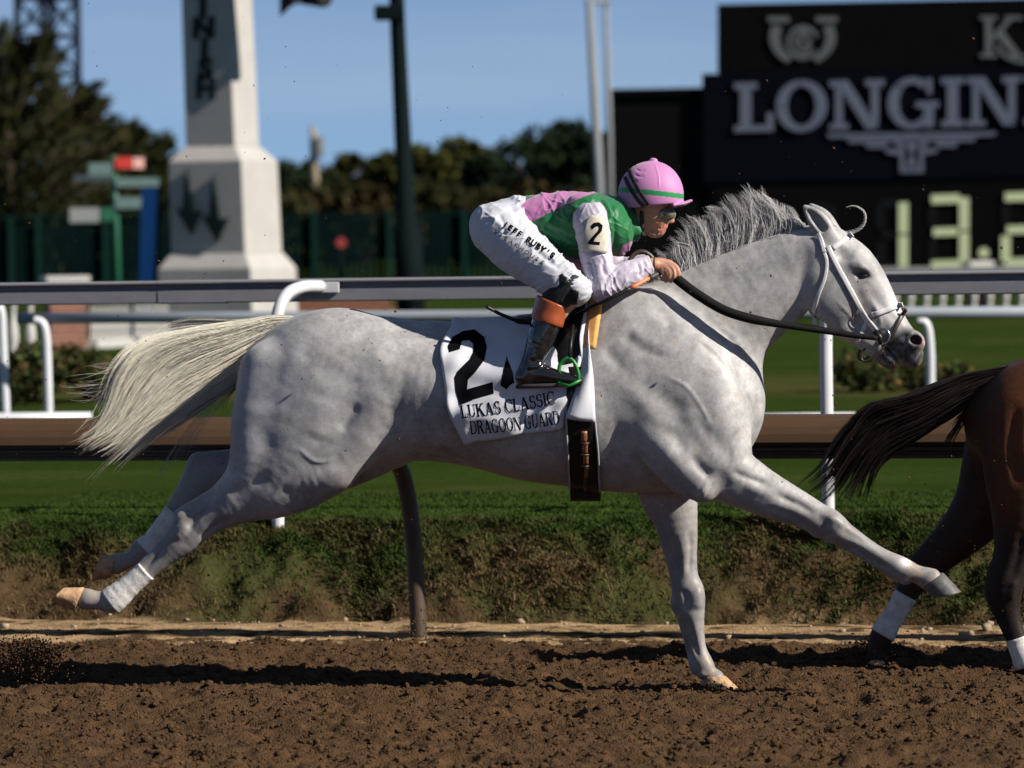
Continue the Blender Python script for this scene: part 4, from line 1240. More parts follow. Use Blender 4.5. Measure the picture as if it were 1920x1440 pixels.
    g.tube([(1570, 610, 0, 20, 30), (1620, 636, 0, 20, 24), (1655, 664, 0, 18, 22), (1672, 676, 0, 15, 22)], 0.03)   # lower jaw
    g.blob(1668, 676, 0, 20, 15, 24, 20, 0.012)                    # chin
    g.blob(1710, 670, 0, 20, 18, 27, 40, 0.02)                     # upper lip
    g.blob(1688, 671, 0, 16, 13, 22, 10, .012)
    g.tube([(1655, 648, 0, 1.0, 60), (1672, 664, 0, 1.4, 60), (1687, 688, 0, 2.2, 60)], 0.008, sub=True)
    V, F = g.surface(2)
    N = vnormals(V, F)
    S = []
    def st(w, a, *pts, side=-1): S.append((pts, w * 1.35, a * 0.66, side))
    # hindquarter
    st(8, -.012, (678, 748), (660, 780), (640, 806)); st(20, .010, (724, 712), (700, 775), (660, 860)); st(14, -.005, (480, 770), (497, 810), (528, 856))
    st(28, -.006, (520, 655), (490, 720), (482, 770)); st(24, .008, (620, 740), (600, 820)); st(10, -.006, (528, 905), (550, 920), (580, 924)); st(14, .006, (575, 905), (600, 896))
    st(14, -.006, (590, 690), (640, 700), (690, 730)); st(18, -.007, (690, 600), (680, 650), (660, 700)); st(12, .007, (700, 650), (735, 690)); st(10, -.007, (770, 690), (752, 740), (730, 790))
    st(11, -.004, (470, 890), (505, 900), (530, 912)); st(8, -.003, (540, 870), (520, 895)); st(9, -.008, (420, 935), (380, 955), (352, 985)); st(10, .006, (455, 935), (420, 960))
    st(8, -.006, (392, 990), (360, 1000), (345, 1024)); st(5, -.005, (325, 1012), (290, 1045), (262, 1075)); st(8, .005, (365, 985), (350, 1000))
    st(14, -.005, (610, 640), (560, 700), (540, 780)); st(16, .005, (570, 660), (540, 720)); st(12, -.005, (650, 850), (600, 880))
    # shoulder, triceps and chest
    st(15, -.013, (1186, 700), (1243, 746), (1290, 772)); st(13, .010, (1205, 722), (1250, 765)); st(16, -.007, (1150, 723), (1200, 784), (1244, 812)); st(14, .008, (1180, 730), (1225, 780))
    st(15, -.016, (1165, 764), (1205, 850), (1255, 898), (1300, 934)); st(9, -.010, (1160, 618), (1197, 648), (1268, 680)); st(12, .007, (1180, 625), (1230, 655)); st(9, -.008, (1130, 650), (1165, 690))
    st(8, -.008, (1205, 560), (1250, 600), (1240, 640)); st(18, -.008, (1290, 690), (1310, 740), (1300, 790)); st(9, -.009, (1225, 800), (1262, 815), (1275, 850)); st(14, .009, (1235, 830), (1280, 880))
    for q in range(4):
        st(4, -.0035, (1299 + 13 * q, 634 - 8 * q), (1340 + 11 * q, 668 - 8 * q), (1372 + 6 * q, 712 - 8 * q))
        st(4, .002, (1305 + 13 * q, 630 - 8 * q), (1346 + 11 * q, 664 - 8 * q), (1376 + 5 * q, 705 - 8 * q))
    st(12, .014, (1308, 910), (1320, 917)); st(9, -.007, (1338, 868), (1352, 895), (1364, 914)); st(8, -.005, (1330, 900), (1322, 880), (1300, 862)); st(9, -.007, (1362, 912), (1430, 930), (1495, 950))
    st(8, -.006, (1395, 890), (1450, 918), (1500, 942)); st(9, .006, (1390, 905), (1450, 930)); st(6, -.008, (1520, 960), (1540, 975), (1530, 992)); st(5, -.006, (1570, 988), (1610, 1010)); st(5, .004, (1580, 1000), (1620, 1022), (1660, 1045))
    st(4, -.006, (1570, 1008), (1620, 1040), (1660, 1060)); st(18, .008, (1350, 770), (1372, 810)); st(12, -.008, (1330, 800), (1350, 840), (1372, 846)); st(8, -.006, (1300, 780), (1325, 815))
    # barrel: ribs and belly
    for q in range(7):
        x = 830 + 40 * q
        st(10, -.0012, (x + 16, 690), (x - 4, 780), (x + 10, 850))
    st(10, -.006, (1000, 872), (1080, 880), (1150, 876)); st(9, -.005, (960, 855), (1040, 868)); st(16, -.009, (1165, 780), (1150, 850), (1155, 910)); st(10, -.005, (730, 840), (820, 850), (920, 872))
    # neck
    st(14, -.008, (1498, 590), (1440, 628), (1390, 700)); st(18, -.006, (1480, 470), (1420, 510), (1330, 560)); st(16, .005, (1470, 500), (1400, 545)); st(9, -.007, (1512, 455), (1505, 510), (1500, 560))
    # head
    st(6, .005, (1600, 498), (1618, 500), (1632, 514)); st(2.2, -.006, (1602, 512), (1618, 518), (1634, 520)); st(3, .0035, (1604, 518), (1618, 525), (1632, 525)); st(8, -.006, (1626, 545), (1645, 570))
    st(10, -.006, (1606, 590), (1598, 612)); st(5, -.004, (1650, 600), (1660, 625), (1655, 650)); st(5, -.005, (1690, 622), (1700, 655)); st(4, .004, (1700, 620), (1726, 640)); st(5, -.004, (1592, 470), (1600, 490)); st(4, -.003, (1640, 560), (1665, 590), (1690, 612))
    def sl(w, a, *pts, side=-1): S.append((pts, w * 1.05, a * 1.05, side))
    # tendons, veins and bone edges of the lower legs
    sl(5, -.010, (1290, 1160), (1302, 1205), (1314, 1245), side=0); sl(5, -.009, (1274, 1165), (1288, 1215), (1302, 1255), side=0); sl(7, -.008, (1262, 1000), (1272, 1050), (1276, 1100), side=0); sl(6, -.008, (1296, 990), (1298, 1040), (1292, 1085), side=0)
    sl(9, .008, (1306, 1095), (1312, 1125), (1308, 1150), side=0); sl(6, -.008, (1282, 1105), (1290, 1130), (1286, 1152), side=0); sl(6, .006, (1322, 1262), (1316, 1272), (1310, 1268), side=0)
    sl(5, -.008, (1575, 1012), (1618, 1042), (1664, 1066)); sl(4, .006, (1582, 1020), (1624, 1048), (1662, 1068)); sl(7, -.008, (1440, 918), (1490, 940), (1526, 962)); sl(7, -.007, (1420, 942), (1470, 960), (1515, 985)); sl(6, .006, (1540, 962), (1562, 970), (1578, 985))
    sl(5, -.009, (318, 1022), (290, 1050), (266, 1072)); sl(6, -.009, (400, 945), (372, 968), (356, 1000)); sl(6, -.008, (440, 962), (405, 985), (378, 1010)); sl(8, .008, (362, 975), (345, 990), (338, 1010)); sl(9, -.005, (520, 880), (470, 905), (430, 930))
    sl(6, -.007, (1362, 875), (1395, 890), (1440, 905)); sl(9, -.008, (1290, 845), (1310, 875), (1330, 890)); sl(3, .003, (1240, 700), (1280, 720), (1310, 760), (1330, 800)); sl(3, .003, (560, 830), (600, 860), (640, 850)); sl(2.5, .0028, (1560, 560), (1590, 590), (1610, 620)); sl(2.5, .003, (1630, 560), (1645, 590), (1650, 615))
    # legs standing behind
    sl(6, -.010, (1258, 960), (1262, 985), (1270, 1010)); sl(6, -.007, (1280, 960), (1292, 1010), (1296, 1070)); sl(4, -.006, (1284, 1170), (1300, 1225)); sl(4, -.006, (1262, 1100), (1275, 1130)); sl(8, .005, (1300, 1100), (1310, 1130))
    sl(9, -.008, (420, 872), (380, 888), (362, 910)); sl(5, -.006, (352, 920), (330, 960), (300, 1000)); sl(6, .006, (400, 880), (380, 900))
    V = sculpt(V, N, [s_ for s_ in S], None)
    N = vnormals(V, F)
    V = V + N * (n3(V, 9, 3) * 0.0016 + n3(V, 30, 8) * 0.0009)[:, None]
    px, py = to_px(V)
    # ---- coat colour: flea-bitten pale grey, dark skin on muzzle, knees and hocks, dirt-stained pasterns; some shade painted in
    a = n3(V, 5, 21); b = n3(V, 18, 31); c_ = n3(V, 70, 41, 2)
    L = 0.295 + 0.13 * a + 0.14 * b + 0.10 * c_
    C = L[:, None] * np.array([1.0, 0.985, 0.995])
    def g2(x, y, rx, ry=None): return np.exp(-((px - x) / rx) ** 2 - ((py - y) / (ry or rx)) ** 2)
    C = mixc(C, 0.45 * g2(470, 760, 60, 120) * (0.7 + a), (0.33, 0.33, 0.36))
    C = mixc(C, 0.6 * g2(600, 720, 90, 80) * np.clip(0.4 + 2 * b, 0, 1), (0.34, 0.34, 0.36))
    C = mixc(C, 0.5 * np.clip(1 - np.abs(px - 1000) / 420, 0, 1) * np.clip((py - 840) / 60, 0, 1), (0.20, 0.16, 0.145))  # underside shade and brown ground bounce painted into the belly
    C = mixc(C, 0.75 * g2(345, 985, 46, 34) * np.clip(0.45 + 2.6 * b, 0, 1), (0.13, 0.13, 0.14))
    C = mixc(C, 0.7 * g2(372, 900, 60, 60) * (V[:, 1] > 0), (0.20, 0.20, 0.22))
    C = mixc(C, 0.75 * g2(1545, 968, 46, 24) * np.clip(0.5 + 3 * b, 0, 1), (0.15, 0.14, 0.13))
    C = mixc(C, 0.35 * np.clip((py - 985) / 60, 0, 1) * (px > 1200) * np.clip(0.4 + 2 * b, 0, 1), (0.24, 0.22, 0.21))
    stain = np.clip(g2(1715, 1068, 60, 34) + g2(1330, 1270, 30, 50) + g2(170, 1118, 50, 34) + g2(225, 1060, 46, 34), 0, 1)
    C = mixc(C, 0.75 * stain * np.clip(0.55 + 2.2 * c_ + 1.5 * b, 0, 1), (0.40, 0.24, 0.12))
    C = mixc(C, .55 * np.exp(-((px - 1440) / 90) ** 2 - ((py - 935) / 26) ** 2) * np.clip(.45 + 2.2 * b, 0, 1), (0.14, 0.125, 0.115))
    C = mixc(C, .5 * np.exp(-((px - 1285) / 40) ** 2 - ((py - 1000) / 80) ** 2) * np.clip(.5 + 2 * b, 0, 1), (0.20, 0.17, 0.15))
    C = mixc(C, .5 * np.exp(-((px - 440) / 60) ** 2 - ((py - 935) / 40) ** 2) * np.clip(.4 + 2.4 * b, 0, 1), (0.16, 0.15, 0.155))
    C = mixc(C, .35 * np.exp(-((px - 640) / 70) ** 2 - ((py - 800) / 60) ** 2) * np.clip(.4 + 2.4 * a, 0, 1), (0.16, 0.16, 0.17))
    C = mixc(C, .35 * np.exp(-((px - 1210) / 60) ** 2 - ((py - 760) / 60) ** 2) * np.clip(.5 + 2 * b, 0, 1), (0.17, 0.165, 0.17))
    C = mixc(C, .35 * np.exp(-((px - 1420) / 70) ** 2 - ((py - 560) / 60) ** 2) * np.clip(.4 + 2 * a, 0, 1), (0.19, 0.185, 0.19))
    C = mixc(C, g2(1690, 1048, 12, 10), (0.7, 0.69, 0.69))
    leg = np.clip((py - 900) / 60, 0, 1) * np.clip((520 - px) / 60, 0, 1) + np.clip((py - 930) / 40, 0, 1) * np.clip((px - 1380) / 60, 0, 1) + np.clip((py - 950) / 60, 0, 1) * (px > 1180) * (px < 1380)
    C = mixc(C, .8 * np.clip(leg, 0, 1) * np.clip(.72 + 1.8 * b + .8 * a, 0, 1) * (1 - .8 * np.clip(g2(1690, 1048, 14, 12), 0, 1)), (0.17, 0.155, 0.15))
    C = mixc(C, .5 * np.clip((490 - px) / 50, 0, 1) * np.clip((880 - py) / 60, 0, 1) * np.clip((py - 640) / 40, 0, 1), (0.20, 0.195, 0.205))  # shaded rear edge of the hindquarter, painted into the coat
    # pale lower face, dark muzzle, dark eye surround
    C = mixc(C, .45 * g2(1570, 570, 60, 50), (0.19, 0.185, 0.19)); C = mixc(C, .45 * g2(1625, 520, 36, 40), (0.17, 0.165, 0.17))
    C = mixc(C, 0.6 * g2(1672, 575, 16, 50), (0.52, 0.50, 0.50))
    C = mixc(C, np.clip(1.5 * g2(1694, 650, 36, 34) + 1.3 * g2(1665, 676, 26, 20) + g2(1712, 670, 24, 24), 0, 1) * np.clip(0.92 + 0.9 * c_, 0, 1), (0.020, 0.019, 0.021))
    C = mixc(C, np.clip(g2(1733, 642, 7, 10), 0, 1), (0.42, 0.22, 0.20))
    C = mixc(C, 0.85 * g2(1616, 517, 17, 8), (0.05, 0.045, 0.05)); C = mixc(C, 0.5 * g2(1612, 505, 24, 14), (0.16, 0.15, 0.16)); C = mixc(C, 0.45 * g2(1620, 555, 14, 26), (0.22, 0.18, 0.18))
    C = mixc(C, 0.5 * g2(1530, 425, 14, 30), (0.13, 0.12, 0.13)); C = mixc(C, g2(1684, 684, 7, 9), (0.52, 0.30, 0.20))
    inn = (np.hypot(px - 1714, py - 637) < 11) & (np.abs(V[:, 1]) < 0.062) & (np.abs(V[:, 1]) > 0.02)
    C[inn] = (0.06, 0.02, 0.02)
    # splashes of track dirt
    C = mixc(C, 0.35 * np.clip((n3(V, 46, 77, 2) - 0.30) * 8, 0, 1) * np.clip((px - 1180) / 100, 0, 1) * (px < 1520), (0.42, 0.30, 0.16))
    C = mixc(C, 0.4 * np.clip((n3(V, 90, 99, 2) - 0.36) * 9, 0, 1), (0.36, 0.24, 0.12))
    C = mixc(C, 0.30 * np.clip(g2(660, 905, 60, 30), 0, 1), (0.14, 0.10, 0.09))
    return roll_np(V), F, np.clip(C, 0.01, 0.9)

M_coat = mat('grey_coat', attr='col', rough=0.5, spec=0.35, noise=0.10, nscale=110, bump=0.22, bscale=190, bdist=0.003, sheen=0.1)
M_hoof = mat('hoof_horn', (0.085, 0.085, 0.08), rough=0.55, noise=0.35, nscale=30, bump=0.3, bscale=60, bdist=0.003)
M_hoof_dirty = mat('hoof_caked', (0.36, 0.22, 0.12), rough=0.9, noise=0.4, nscale=40, bump=0.8, bscale=70, bdist=0.006)
M_wrap = mat('white_bandage', (0.52, 0.50, 0.48), rough=0.9, noise=0.28, nscale=30, bump=0.5, bscale=60, bdist=0.004)
M_eye = mat('eye', (0.012, 0.01, 0.01), rough=0.08, spec=0.8)

horse = tag(empty('horse', (0.3, 0, 0)), 'galloping pale grey racehorse with white saddle cloth under the jockey', 'horse')
HV, HF, HC = build_grey()
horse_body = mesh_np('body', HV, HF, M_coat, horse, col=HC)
HBVH = BVHTree.FromPolygons([tuple(v) for v in HV.tolist()], HF.tolist())

hoof(horse, M_hoof, (1760, 1067), (1719, 1094), (1794, 1103), (1742, 1114), -.15, 22, 29)
hoof(horse, M_hoof_dirty, (146, 1141), (165, 1096), (102, 1121), (126, 1097), -.13, 22, 28)
hoof(horse, M_hoof_dirty, (202, 1088), (214, 1046), (166, 1094), (184, 1046), .13, 22, 28)
hoof(horse, M_hoof_dirty, (1364, 1274), (1322, 1274), (1390, 1299), (1314, 1300), .135, 22, 31)
for sd in (-1, 1):
    b = MB()
    c = roll_np(np.array([[(1617 - 960) / 500, .0745 * sd, (1300 - 517) / 500]]))[0]
    n_, r_ = 12, 0.0145
    for i in range(9):
        th = math.pi * i / 8
        for k in range(n_):
            ph = 2 * math.pi * k / n_
            b.v.append((c[0] + r_ * math.sin(th) * math.cos(ph), c[1] + 0.7 * r_ * math.sin(th) * math.sin(ph), c[2] + 0.6 * r_ * math.cos(th)))
    for i in range(8):
        for k in range(n_):
            b.f.append((i * n_ + k, i * n_ + (k + 1) % n_, (i + 1) * n_ + (k + 1) % n_, (i + 1) * n_ + k))
    b.build('eye', M_eye, horse, smooth=True)

def bandage(parent, m, axis, wrap=0.0):
    """axis rows (px, py, y, r, rl): a wrapped tube with layered edges"""
    Q = catmull(np.array(axis, float), 5)
    rings = []
    for i, (x, y, yy, r, rl) in enumerate(Q):
        a = Q[max(i - 1, 0)]; b_ = Q[min(i + 1, len(Q) - 1)]
        d = np.array([b_[0] - a[0], b_[1] - a[1]]); d = d / np.hypot(*d)
        nx, ny = -d[1], d[0]
        rr = r + (0.55 if i % 4 < 2 else 0.0) + 0.35 * math.sin(i * 2.1 + r)
        rings.append([(x + nx * rr, y + ny * rr), (x - nx * rr, y - ny * rr), yy, rl + rr - r])
    return loft_obj('leg_bandage', rings, m, parent, 24)
bandage(horse, M_wrap, [(280, 1065, -.13, 20, 17.5), (262, 1081, -.13, 20, 17.5), (243, 1098, -.13, 21.5, 19), (226, 1113, -.13, 25, 22), (212, 1124, -.13, 26.5, 23)])
bandage(horse, M_wrap, [(325, 966, .13, 24, 21), (305, 991, .13, 22, 20), (284, 1018, .13, 21.5, 19.5), (268, 1034, .13, 25, 22)])

# ---- hair strands: thin three-sided tapered tubes joined into one mesh per lock of hair
def strands(name, curves, rad, m, parent, cols, outn=None):
    """curves (n, k, 3) world; rad (n,) root radius; cols (n,3)"""
    n, k, _ = curves.shape
    T = np.gradient(curves, axis=1)
    T /= np.linalg.norm(T, axis=2, keepdims=True) + 1e-12
    up = np.array([0.0, 1.0, 0.0]) + RNG.normal(0, 0.3, (n, 1, 3))
    A = np.cross(T, up); A /= np.linalg.norm(A, axis=2, keepdims=True) + 1e-12
    B = np.cross(T, A)
    prof = (1 - np.linspace(0, 1, k) ** 3 * 0.85)[None, :, None] * rad[:, None, None]
    V = []
    for q in range(3):
        w = 2 * math.pi * q / 3
        V.append(curves + (A * math.cos(w) + B * math.sin(w)) * prof)
    V = np.stack(V, 2).reshape(-1, 3)                       # (n,k,3 verts)
    idx = np.arange(n * k * 3).reshape(n, k, 3)
    F = []
    for q in range(3):
        q2 = (q + 1) % 3
        F.append(np.stack([idx[:, :-1, q], idx[:, :-1, q2], idx[:, 1:, q2], idx[:, 1:, q]], -1).reshape(-1, 4))
    F = np.vstack(F)
    C = np.repeat(np.repeat(cols[:, None, :], k, 1), 3, 1).reshape(-1, 3)
    o = mesh_np(name, V, F, m, parent, col=C)
    if outn is not None:                                    # shade the lock as one soft volume
        own = np.stack([A * math.cos(2 * math.pi * q / 3) + B * math.sin(2 * math.pi * q / 3) for q in range(3)], 2)
        nn = own * 0.55 + outn[:, None, None, :]
        nn = (nn / (np.linalg.norm(nn, axis=3, keepdims=True) + 1e-9)).reshape(-1, 3)
        o.data.normals_split_custom_set_from_vertices(nn.tolist())
    return o

def guided(guides, n, k, spread_y, jit, clump, seed, y0=0.0, wav=0.0):
    """interpolate strands between guide curves listed from one edge of the lock to the other (px rows)"""
    rg = np.random.default_rng(seed)
    G = np.stack([catmull(np.array(q, float), 8) if len(q) > 2 else np.array(q, float) for q in guides_eq(guides, 40)])
    m = len(G)
    u = rg.random(n) * (m - 1)
    ncl = max(n // 28, 4)
    cu = rg.random(ncl) * (m - 1); cy = rg.normal(0, 1, ncl); cj = rg.normal(0, 1, (ncl, 2)); cl = rg.uniform(0.8, 1.06, ncl); cp = rg.uniform(0, 6.3, ncl)
    ci = np.argmin(np.abs(u[:, None] - cu[None, :]) + rg.random((n, ncl)) * 0.35 * (m - 1) / 3, axis=1)
    length = np.clip(cl[ci] * rg.uniform(0.72, 1.0, n), 0.3, 1.0)
    t = np.linspace(0, 1, k)
    out = np.zeros((n, k, 3))
    yy = rg.normal(0, 1, n)
    for i in range(k):
        s_ = t[i] * length
        uu = u + (cu[ci] - u) * clump * t[i]
        yq = yy + (cy[ci] - yy) * clump * t[i]
        uu = np.clip(uu, 0, m - 1.001)
        a = uu.astype(int); fr = uu - a
        pos = np.clip(s_, 0, 1.1) * (G.shape[1] - 1)
        b = np.clip(pos.astype(int), 0, G.shape[1] - 2); fb = pos - b
        def at(g_): return G[g_, b] * (1 - fb)[:, None] + G[g_, b + 1] * fb[:, None]
        p = at(a) * (1 - fr)[:, None] + at(np.minimum(a + 1, m - 1)) * fr[:, None]
        p = p + cj[ci] * jit * t[i] ** 1.5 + rg.normal(0, 1, (n, 2)) * 0.0
        p[:, 0] += wav * np.sin(t[i] * 9 + cp[ci]) * t[i]; p[:, 1] += wav * np.cos(t[i] * 8 + cp[ci] * 1.7) * t[i]
        out[:, i, 0] = (p[:, 0] - 960) / 500
        out[:, i, 2] = (1300 - p[:, 1]) / 500
        out[:, i, 1] = y0 + yq * spread_y * (0.35 + 0.65 * min(1, t[i] * 2.2)) * (1 - 0.35 * t[i])
    out[:, :, :2] += rg.normal(0, 0.0012, (n, 1, 2))
    global LAST_OUT
    LAST_OUT = np.column_stack([np.full(n, .15), np.clip(yy, -1.2, 1.2) * .8 - .25, .75 - .7 * u / (m - 1)])
    return roll_np(out.reshape(-1, 3)).reshape(n, k, 3), ci, rg

def guides_eq(guides, n):
    out = []
    for q in guides:
        P = catmull(np.array(q, float), 10)
        d = np.r_[0, np.cumsum(np.hypot(*np.diff(P, axis=0).T))]
        s_ = np.linspace(0, d[-1], n)
        out.append(np.column_stack([np.interp(s_, d, P[:, 0]), np.interp(s_, d, P[:, 1])]))
    return out

M_tail = mat('pale_tail_hair', attr='col', rough=0.35, spec=0.6)
def add_translucency(m, fac):
    nt = m.node_tree; N, L = nt.nodes, nt.links
    p = N['Principled BSDF']; out = [n_ for n_ in N if n_.type == 'OUTPUT_MATERIAL'][0]
    tr = N.new('ShaderNodeBsdfTranslucent'); mx = N.new('ShaderNodeMixShader'); mx.inputs[0].default_value = fac
    src = p.inputs['Base Color'].links[0].from_socket
    L.new(src, tr.inputs['Color']); L.new(p.outputs[0], mx.inputs[1]); L.new(tr.outputs[0], mx.inputs[2]); L.new(mx.outputs[0], out.inputs['Surface'])
add_translucency(M_tail, .55)
tg = [[(566, 594), (510, 592), (458, 602), (380, 613), (302, 632), (250, 658), (219, 705), (203, 760), (178, 805), (142, 836)],
      [(562, 598), (500, 606), (440, 624), (370, 640), (305, 668), (260, 715), (230, 764), (204, 804), (160, 828)],
      [(556, 602), (500, 622), (440, 650), (380, 674), (325, 705), (280, 750), (250, 786), (218, 814), (182, 832)],
      [(552, 606), (505, 634), (460, 668), (405, 702), (350, 735), (300, 775), (264, 806), (238, 832), (216, 852)],
      [(548, 612), (512, 642), (480, 682), (440, 716), (390, 742), (345, 772), (294, 796), (256, 826), (226, 850)]]
cv, ci, rg = guided(tg, 10500, 15, 0.036, 11, 0.42, 3, 0.0, 4.5)
o1 = LAST_OUT
tone = rg.uniform(0.75, 1.05, len(ci)) * (0.82 + 0.25 * np.random.default_rng(5).random(ci.max() + 1)[ci])
cols = np.minimum(tone[:, None] * np.array([1.05, 0.99, 0.86]), .93)
cv2, ci2, rg2 = guided(tg, 420, 15, 0.05, 34, 0.2, 9, 0.0, 9.0)
o2 = LAST_OUT
cv3, ci3, rg3 = guided([[(470, 690), (440, 730), (425, 770), (440, 800), (470, 820)], [(470, 690), (430, 740), (395, 780), (375, 815)], [(300, 650), (250, 690), (200, 700), (150, 690), (120, 700)],
                        [(300, 640), (260, 640), (230, 665), (215, 690)], [(260, 700), (210, 720), (165, 722), (100, 722)], [(240, 760), (190, 750), (130, 760)], [(300, 632), (275, 612), (250, 598)]], 80, 15, 0.02, 8, 0.5, 12, 0, 4)
o3 = LAST_OUT
strands('tail', np.concatenate([cv, cv2, cv3]), np.concatenate([rg.uniform(.0004, .0010, len(cv)), np.full(len(cv2), .0005), np.full(len(cv3), .0007)]), M_tail, horse,
        np.concatenate([cols, np.full((len(cv2), 3), .6) * (1, .95, .85), np.full((len(cv3), 3), .6) * (1, .95, .88)]), np.concatenate([o1, o2, o3]))
# dock of the tail under the hair
b = MB(); b.tube([H(570, 606), H(535, 612), H(500, 624), H(462, 640), H(430, 655)], [.03, .03, .026, .018, .008], 12)
b.build('tail_dock', M_coat if False else mat('tail_skin', (0.45, 0.42, 0.36), 0.7), horse, smooth=True)

# mane blown up and back
mg = [[(1205, 552), (1180, 560), (1160, 572)], [(1228, 545), (1205, 552), (1180, 574)], [(1250, 532), (1244, 514), (1238, 502), (1226, 496)], [(1280, 515), (1270, 488), (1260, 472), (1244, 466)],
      [(1310, 500), (1302, 464), (1292, 444), (1276, 434)], [(1340, 488), (1336, 446), (1326, 418), (1304, 408)], [(1370, 475), (1372, 432), (1362, 404), (1340, 392)],
      [(1400, 463), (1406, 424), (1400, 390), (1384, 370)], [(1430, 452), (1436, 415), (1424, 385), (1404, 360)], [(1455, 446), (1462, 420), (1452, 400), (1428, 384)], [(1478, 441), (1482, 424), (1466, 408), (1440, 398)],
      [(1500, 438), (1500, 428), (1482, 416), (1452, 408)], [(1520, 438), (1512, 430), (1496, 424), (1470, 420)]]
cv, ci, rg = guided(mg, 9000, 12, 0.022, 10, 0.5, 15, -0.006, 4.0)
tone = rg.uniform(0.7, 1.1, len(ci)) * (0.7 + 0.6 * np.random.default_rng(6).random(ci.max() + 1)[ci])
strands('mane', cv, rg.uniform(.0004, .0009, len(cv)), M_tail, horse, np.clip(tone[:, None] * np.array([0.66, 0.65, 0.66]), .08, .9), LAST_OUT + np.array([.1, -.2, .15]))
# plaited forelock standing up between the ears
b = MB()
bp = catmull(np.array([(1588, 437), (1600, 434), (1612, 428), (1620, 418), (1622, 405), (1618, 395), (1608, 388), (1597, 386), (1586, 389)], float), 4)
for ph in (0, 2.1, 4.2):
    pts, rr = [], []
    for i, (x, y) in enumerate(bp):
        t = i / (len(bp) - 1); r = .0055 * (1 - .8 * t)
        p = H(x, y) + Vector((math.cos(i * 1.1 + ph) * r, math.sin(i * 1.1 + ph) * r, math.sin(i * 1.1 + ph) * r))
        pts.append(p); rr.append(.0048 * (1 - .8 * t))
    b.tube(pts, rr, 6)
b.build('forelock_plait', mat('grey_plait', (0.25, 0.24, 0.23), 0.6, noise=0.4, nscale=90), horse, smooth=True)
# ================================================================== tack: everything laid on the horse by casting rays onto its surface
CAMP = Vector((0, CAM_Y, CAM_Z))
def cast(px, py, bvh, off=0.0, fallback=-0.05):
    q = H(px, py, 0); d = (q - CAMP).normalized()
    loc, nrm, i, dist = bvh.ray_cast(CAMP, d)
    if loc is None: return H(px, py, fallback)
    if nrm.dot(d) > 0: nrm = -nrm
    return loc + nrm * off * 0.6 - d * off * 0.4
def mid_y(p): return CAM_Y + (-CAM_Y) / (1 + TY * (p.x * FOC / (p.y - CAM_Y)) / FOC)
def mirror(p):
    """reflect a world point in the horse's middle plane"""
    ym = -TY * p.x
    return Vector((p.x, 2 * ym - p.y, p.z))

def patch(name, rows, m, parent, bvh, off, thick=0.004, both=True, bridge=0, wr=None, smooth=True, lift=0.0):
    """rows: list of lists of px points (top to bottom). both: mirrored to the far side; bridge +1 joins over the back, -1 under the belly"""
    G = []
    for j, r in enumerate(rows):
        line = []
        for i, (x, y) in enumerate(r):
            o = off + (wr(i / (len(r) - 1), j / (len(rows) - 1)) if wr else 0.0)
            line.append(cast(x, y, bvh, o))
        G.append(line)
    if both:
        far = [[mirror(p) for p in r] for r in G]
        if bridge > 0:
            top = []
            for t in (.25, .5, .75):
                top.append([a.lerp(b_, t) + Vector((0, 0, lift * math.sin(math.pi * t))) for a, b_ in zip(far[0], G[0])])
            G = far[::-1] + top + G
        elif bridge < 0:
            low = []
            for t in (.2, .4, .6, .8):
                low.append([a.lerp(b_, t) + Vector((0, 0, -lift * math.sin(math.pi * t))) for a, b_ in zip(G[-1], far[-1])])
            G = G + low + far[::-1]
    b = MB()
    n = len(G[0])
    for r in G: b.v += [tuple(p) for p in r]
    for j in range(len(G) - 1):
        for i in range(n - 1): b.f.append((j * n + i, j * n + i + 1, (j + 1) * n + i + 1, (j + 1) * n + i))
    o = b.build(name, m, parent, smooth=smooth)
    md = o.modifiers.new('solid', 'SOLIDIFY'); md.thickness = thick; md.offset = 0
    return o

def strap(name, pts, w, m, parent, bvh, off=.004, thick=.004, both=True, n=6):
    Q = catmull(np.array(pts, float), n)
    T = np.gradient(Q, axis=0); T /= np.hypot(T[:, 0], T[:, 1])[:, None]
    Nn = np.column_stack([-T[:, 1], T[:, 0]]) * w / 2
    rows = [[tuple(q + k * nn) for k in (-1, -.33, .33, 1)] for q, nn in zip(Q, Nn)]
    o = patch(name, rows, m, parent, bvh, off, thick, both=False)
    if both:
        b = MB(); me = o.data
        b.add([tuple(mirror(v.co + o.location) if False else mirror(Vector(o.matrix_basis @ v.co))) for v in me.vertices], [tuple(p.vertices) for p in me.polygons])
        o2 = b.build(name, m, parent, smooth=True)
        md = o2.modifiers.new('solid', 'SOLIDIFY'); md.thickness = thick; md.offset = 0
    return o

def drape_polys(name, polys, fn, m, parent, bvh, off, thick=.0015, sub=1):
    """polygons in a text frame -> thin sheet on the surface; fn(x, y) gives the photo pixel"""
    b = MB()
    for k, p in enumerate(polys):
        if len(p) == 4 and sub > 1:
            g = []
            for i in range(sub + 1):
                for j in range(sub + 1):
                    s_, t = i / sub, j / sub
                    x = (p[0][0] * (1 - s_) + p[1][0] * s_) * (1 - t) + (p[3][0] * (1 - s_) + p[2][0] * s_) * t
                    y = (p[0][1] * (1 - s_) + p[1][1] * s_) * (1 - t) + (p[3][1] * (1 - s_) + p[2][1] * s_) * t
                    g.append(tuple(cast(*fn(x, y), bvh, off + .0002 * (k % 5))))
            b.add(g, [(i * (sub + 1) + j, (i + 1) * (sub + 1) + j, (i + 1) * (sub + 1) + j + 1, i * (sub + 1) + j + 1) for i in range(sub) for j in range(sub)])
        else:
            b.add([tuple(cast(*fn(x, y), bvh, off + .0002 * (k % 5))) for x, y in p], [tuple(range(len(p)))])
    return b.build(name, m, parent)

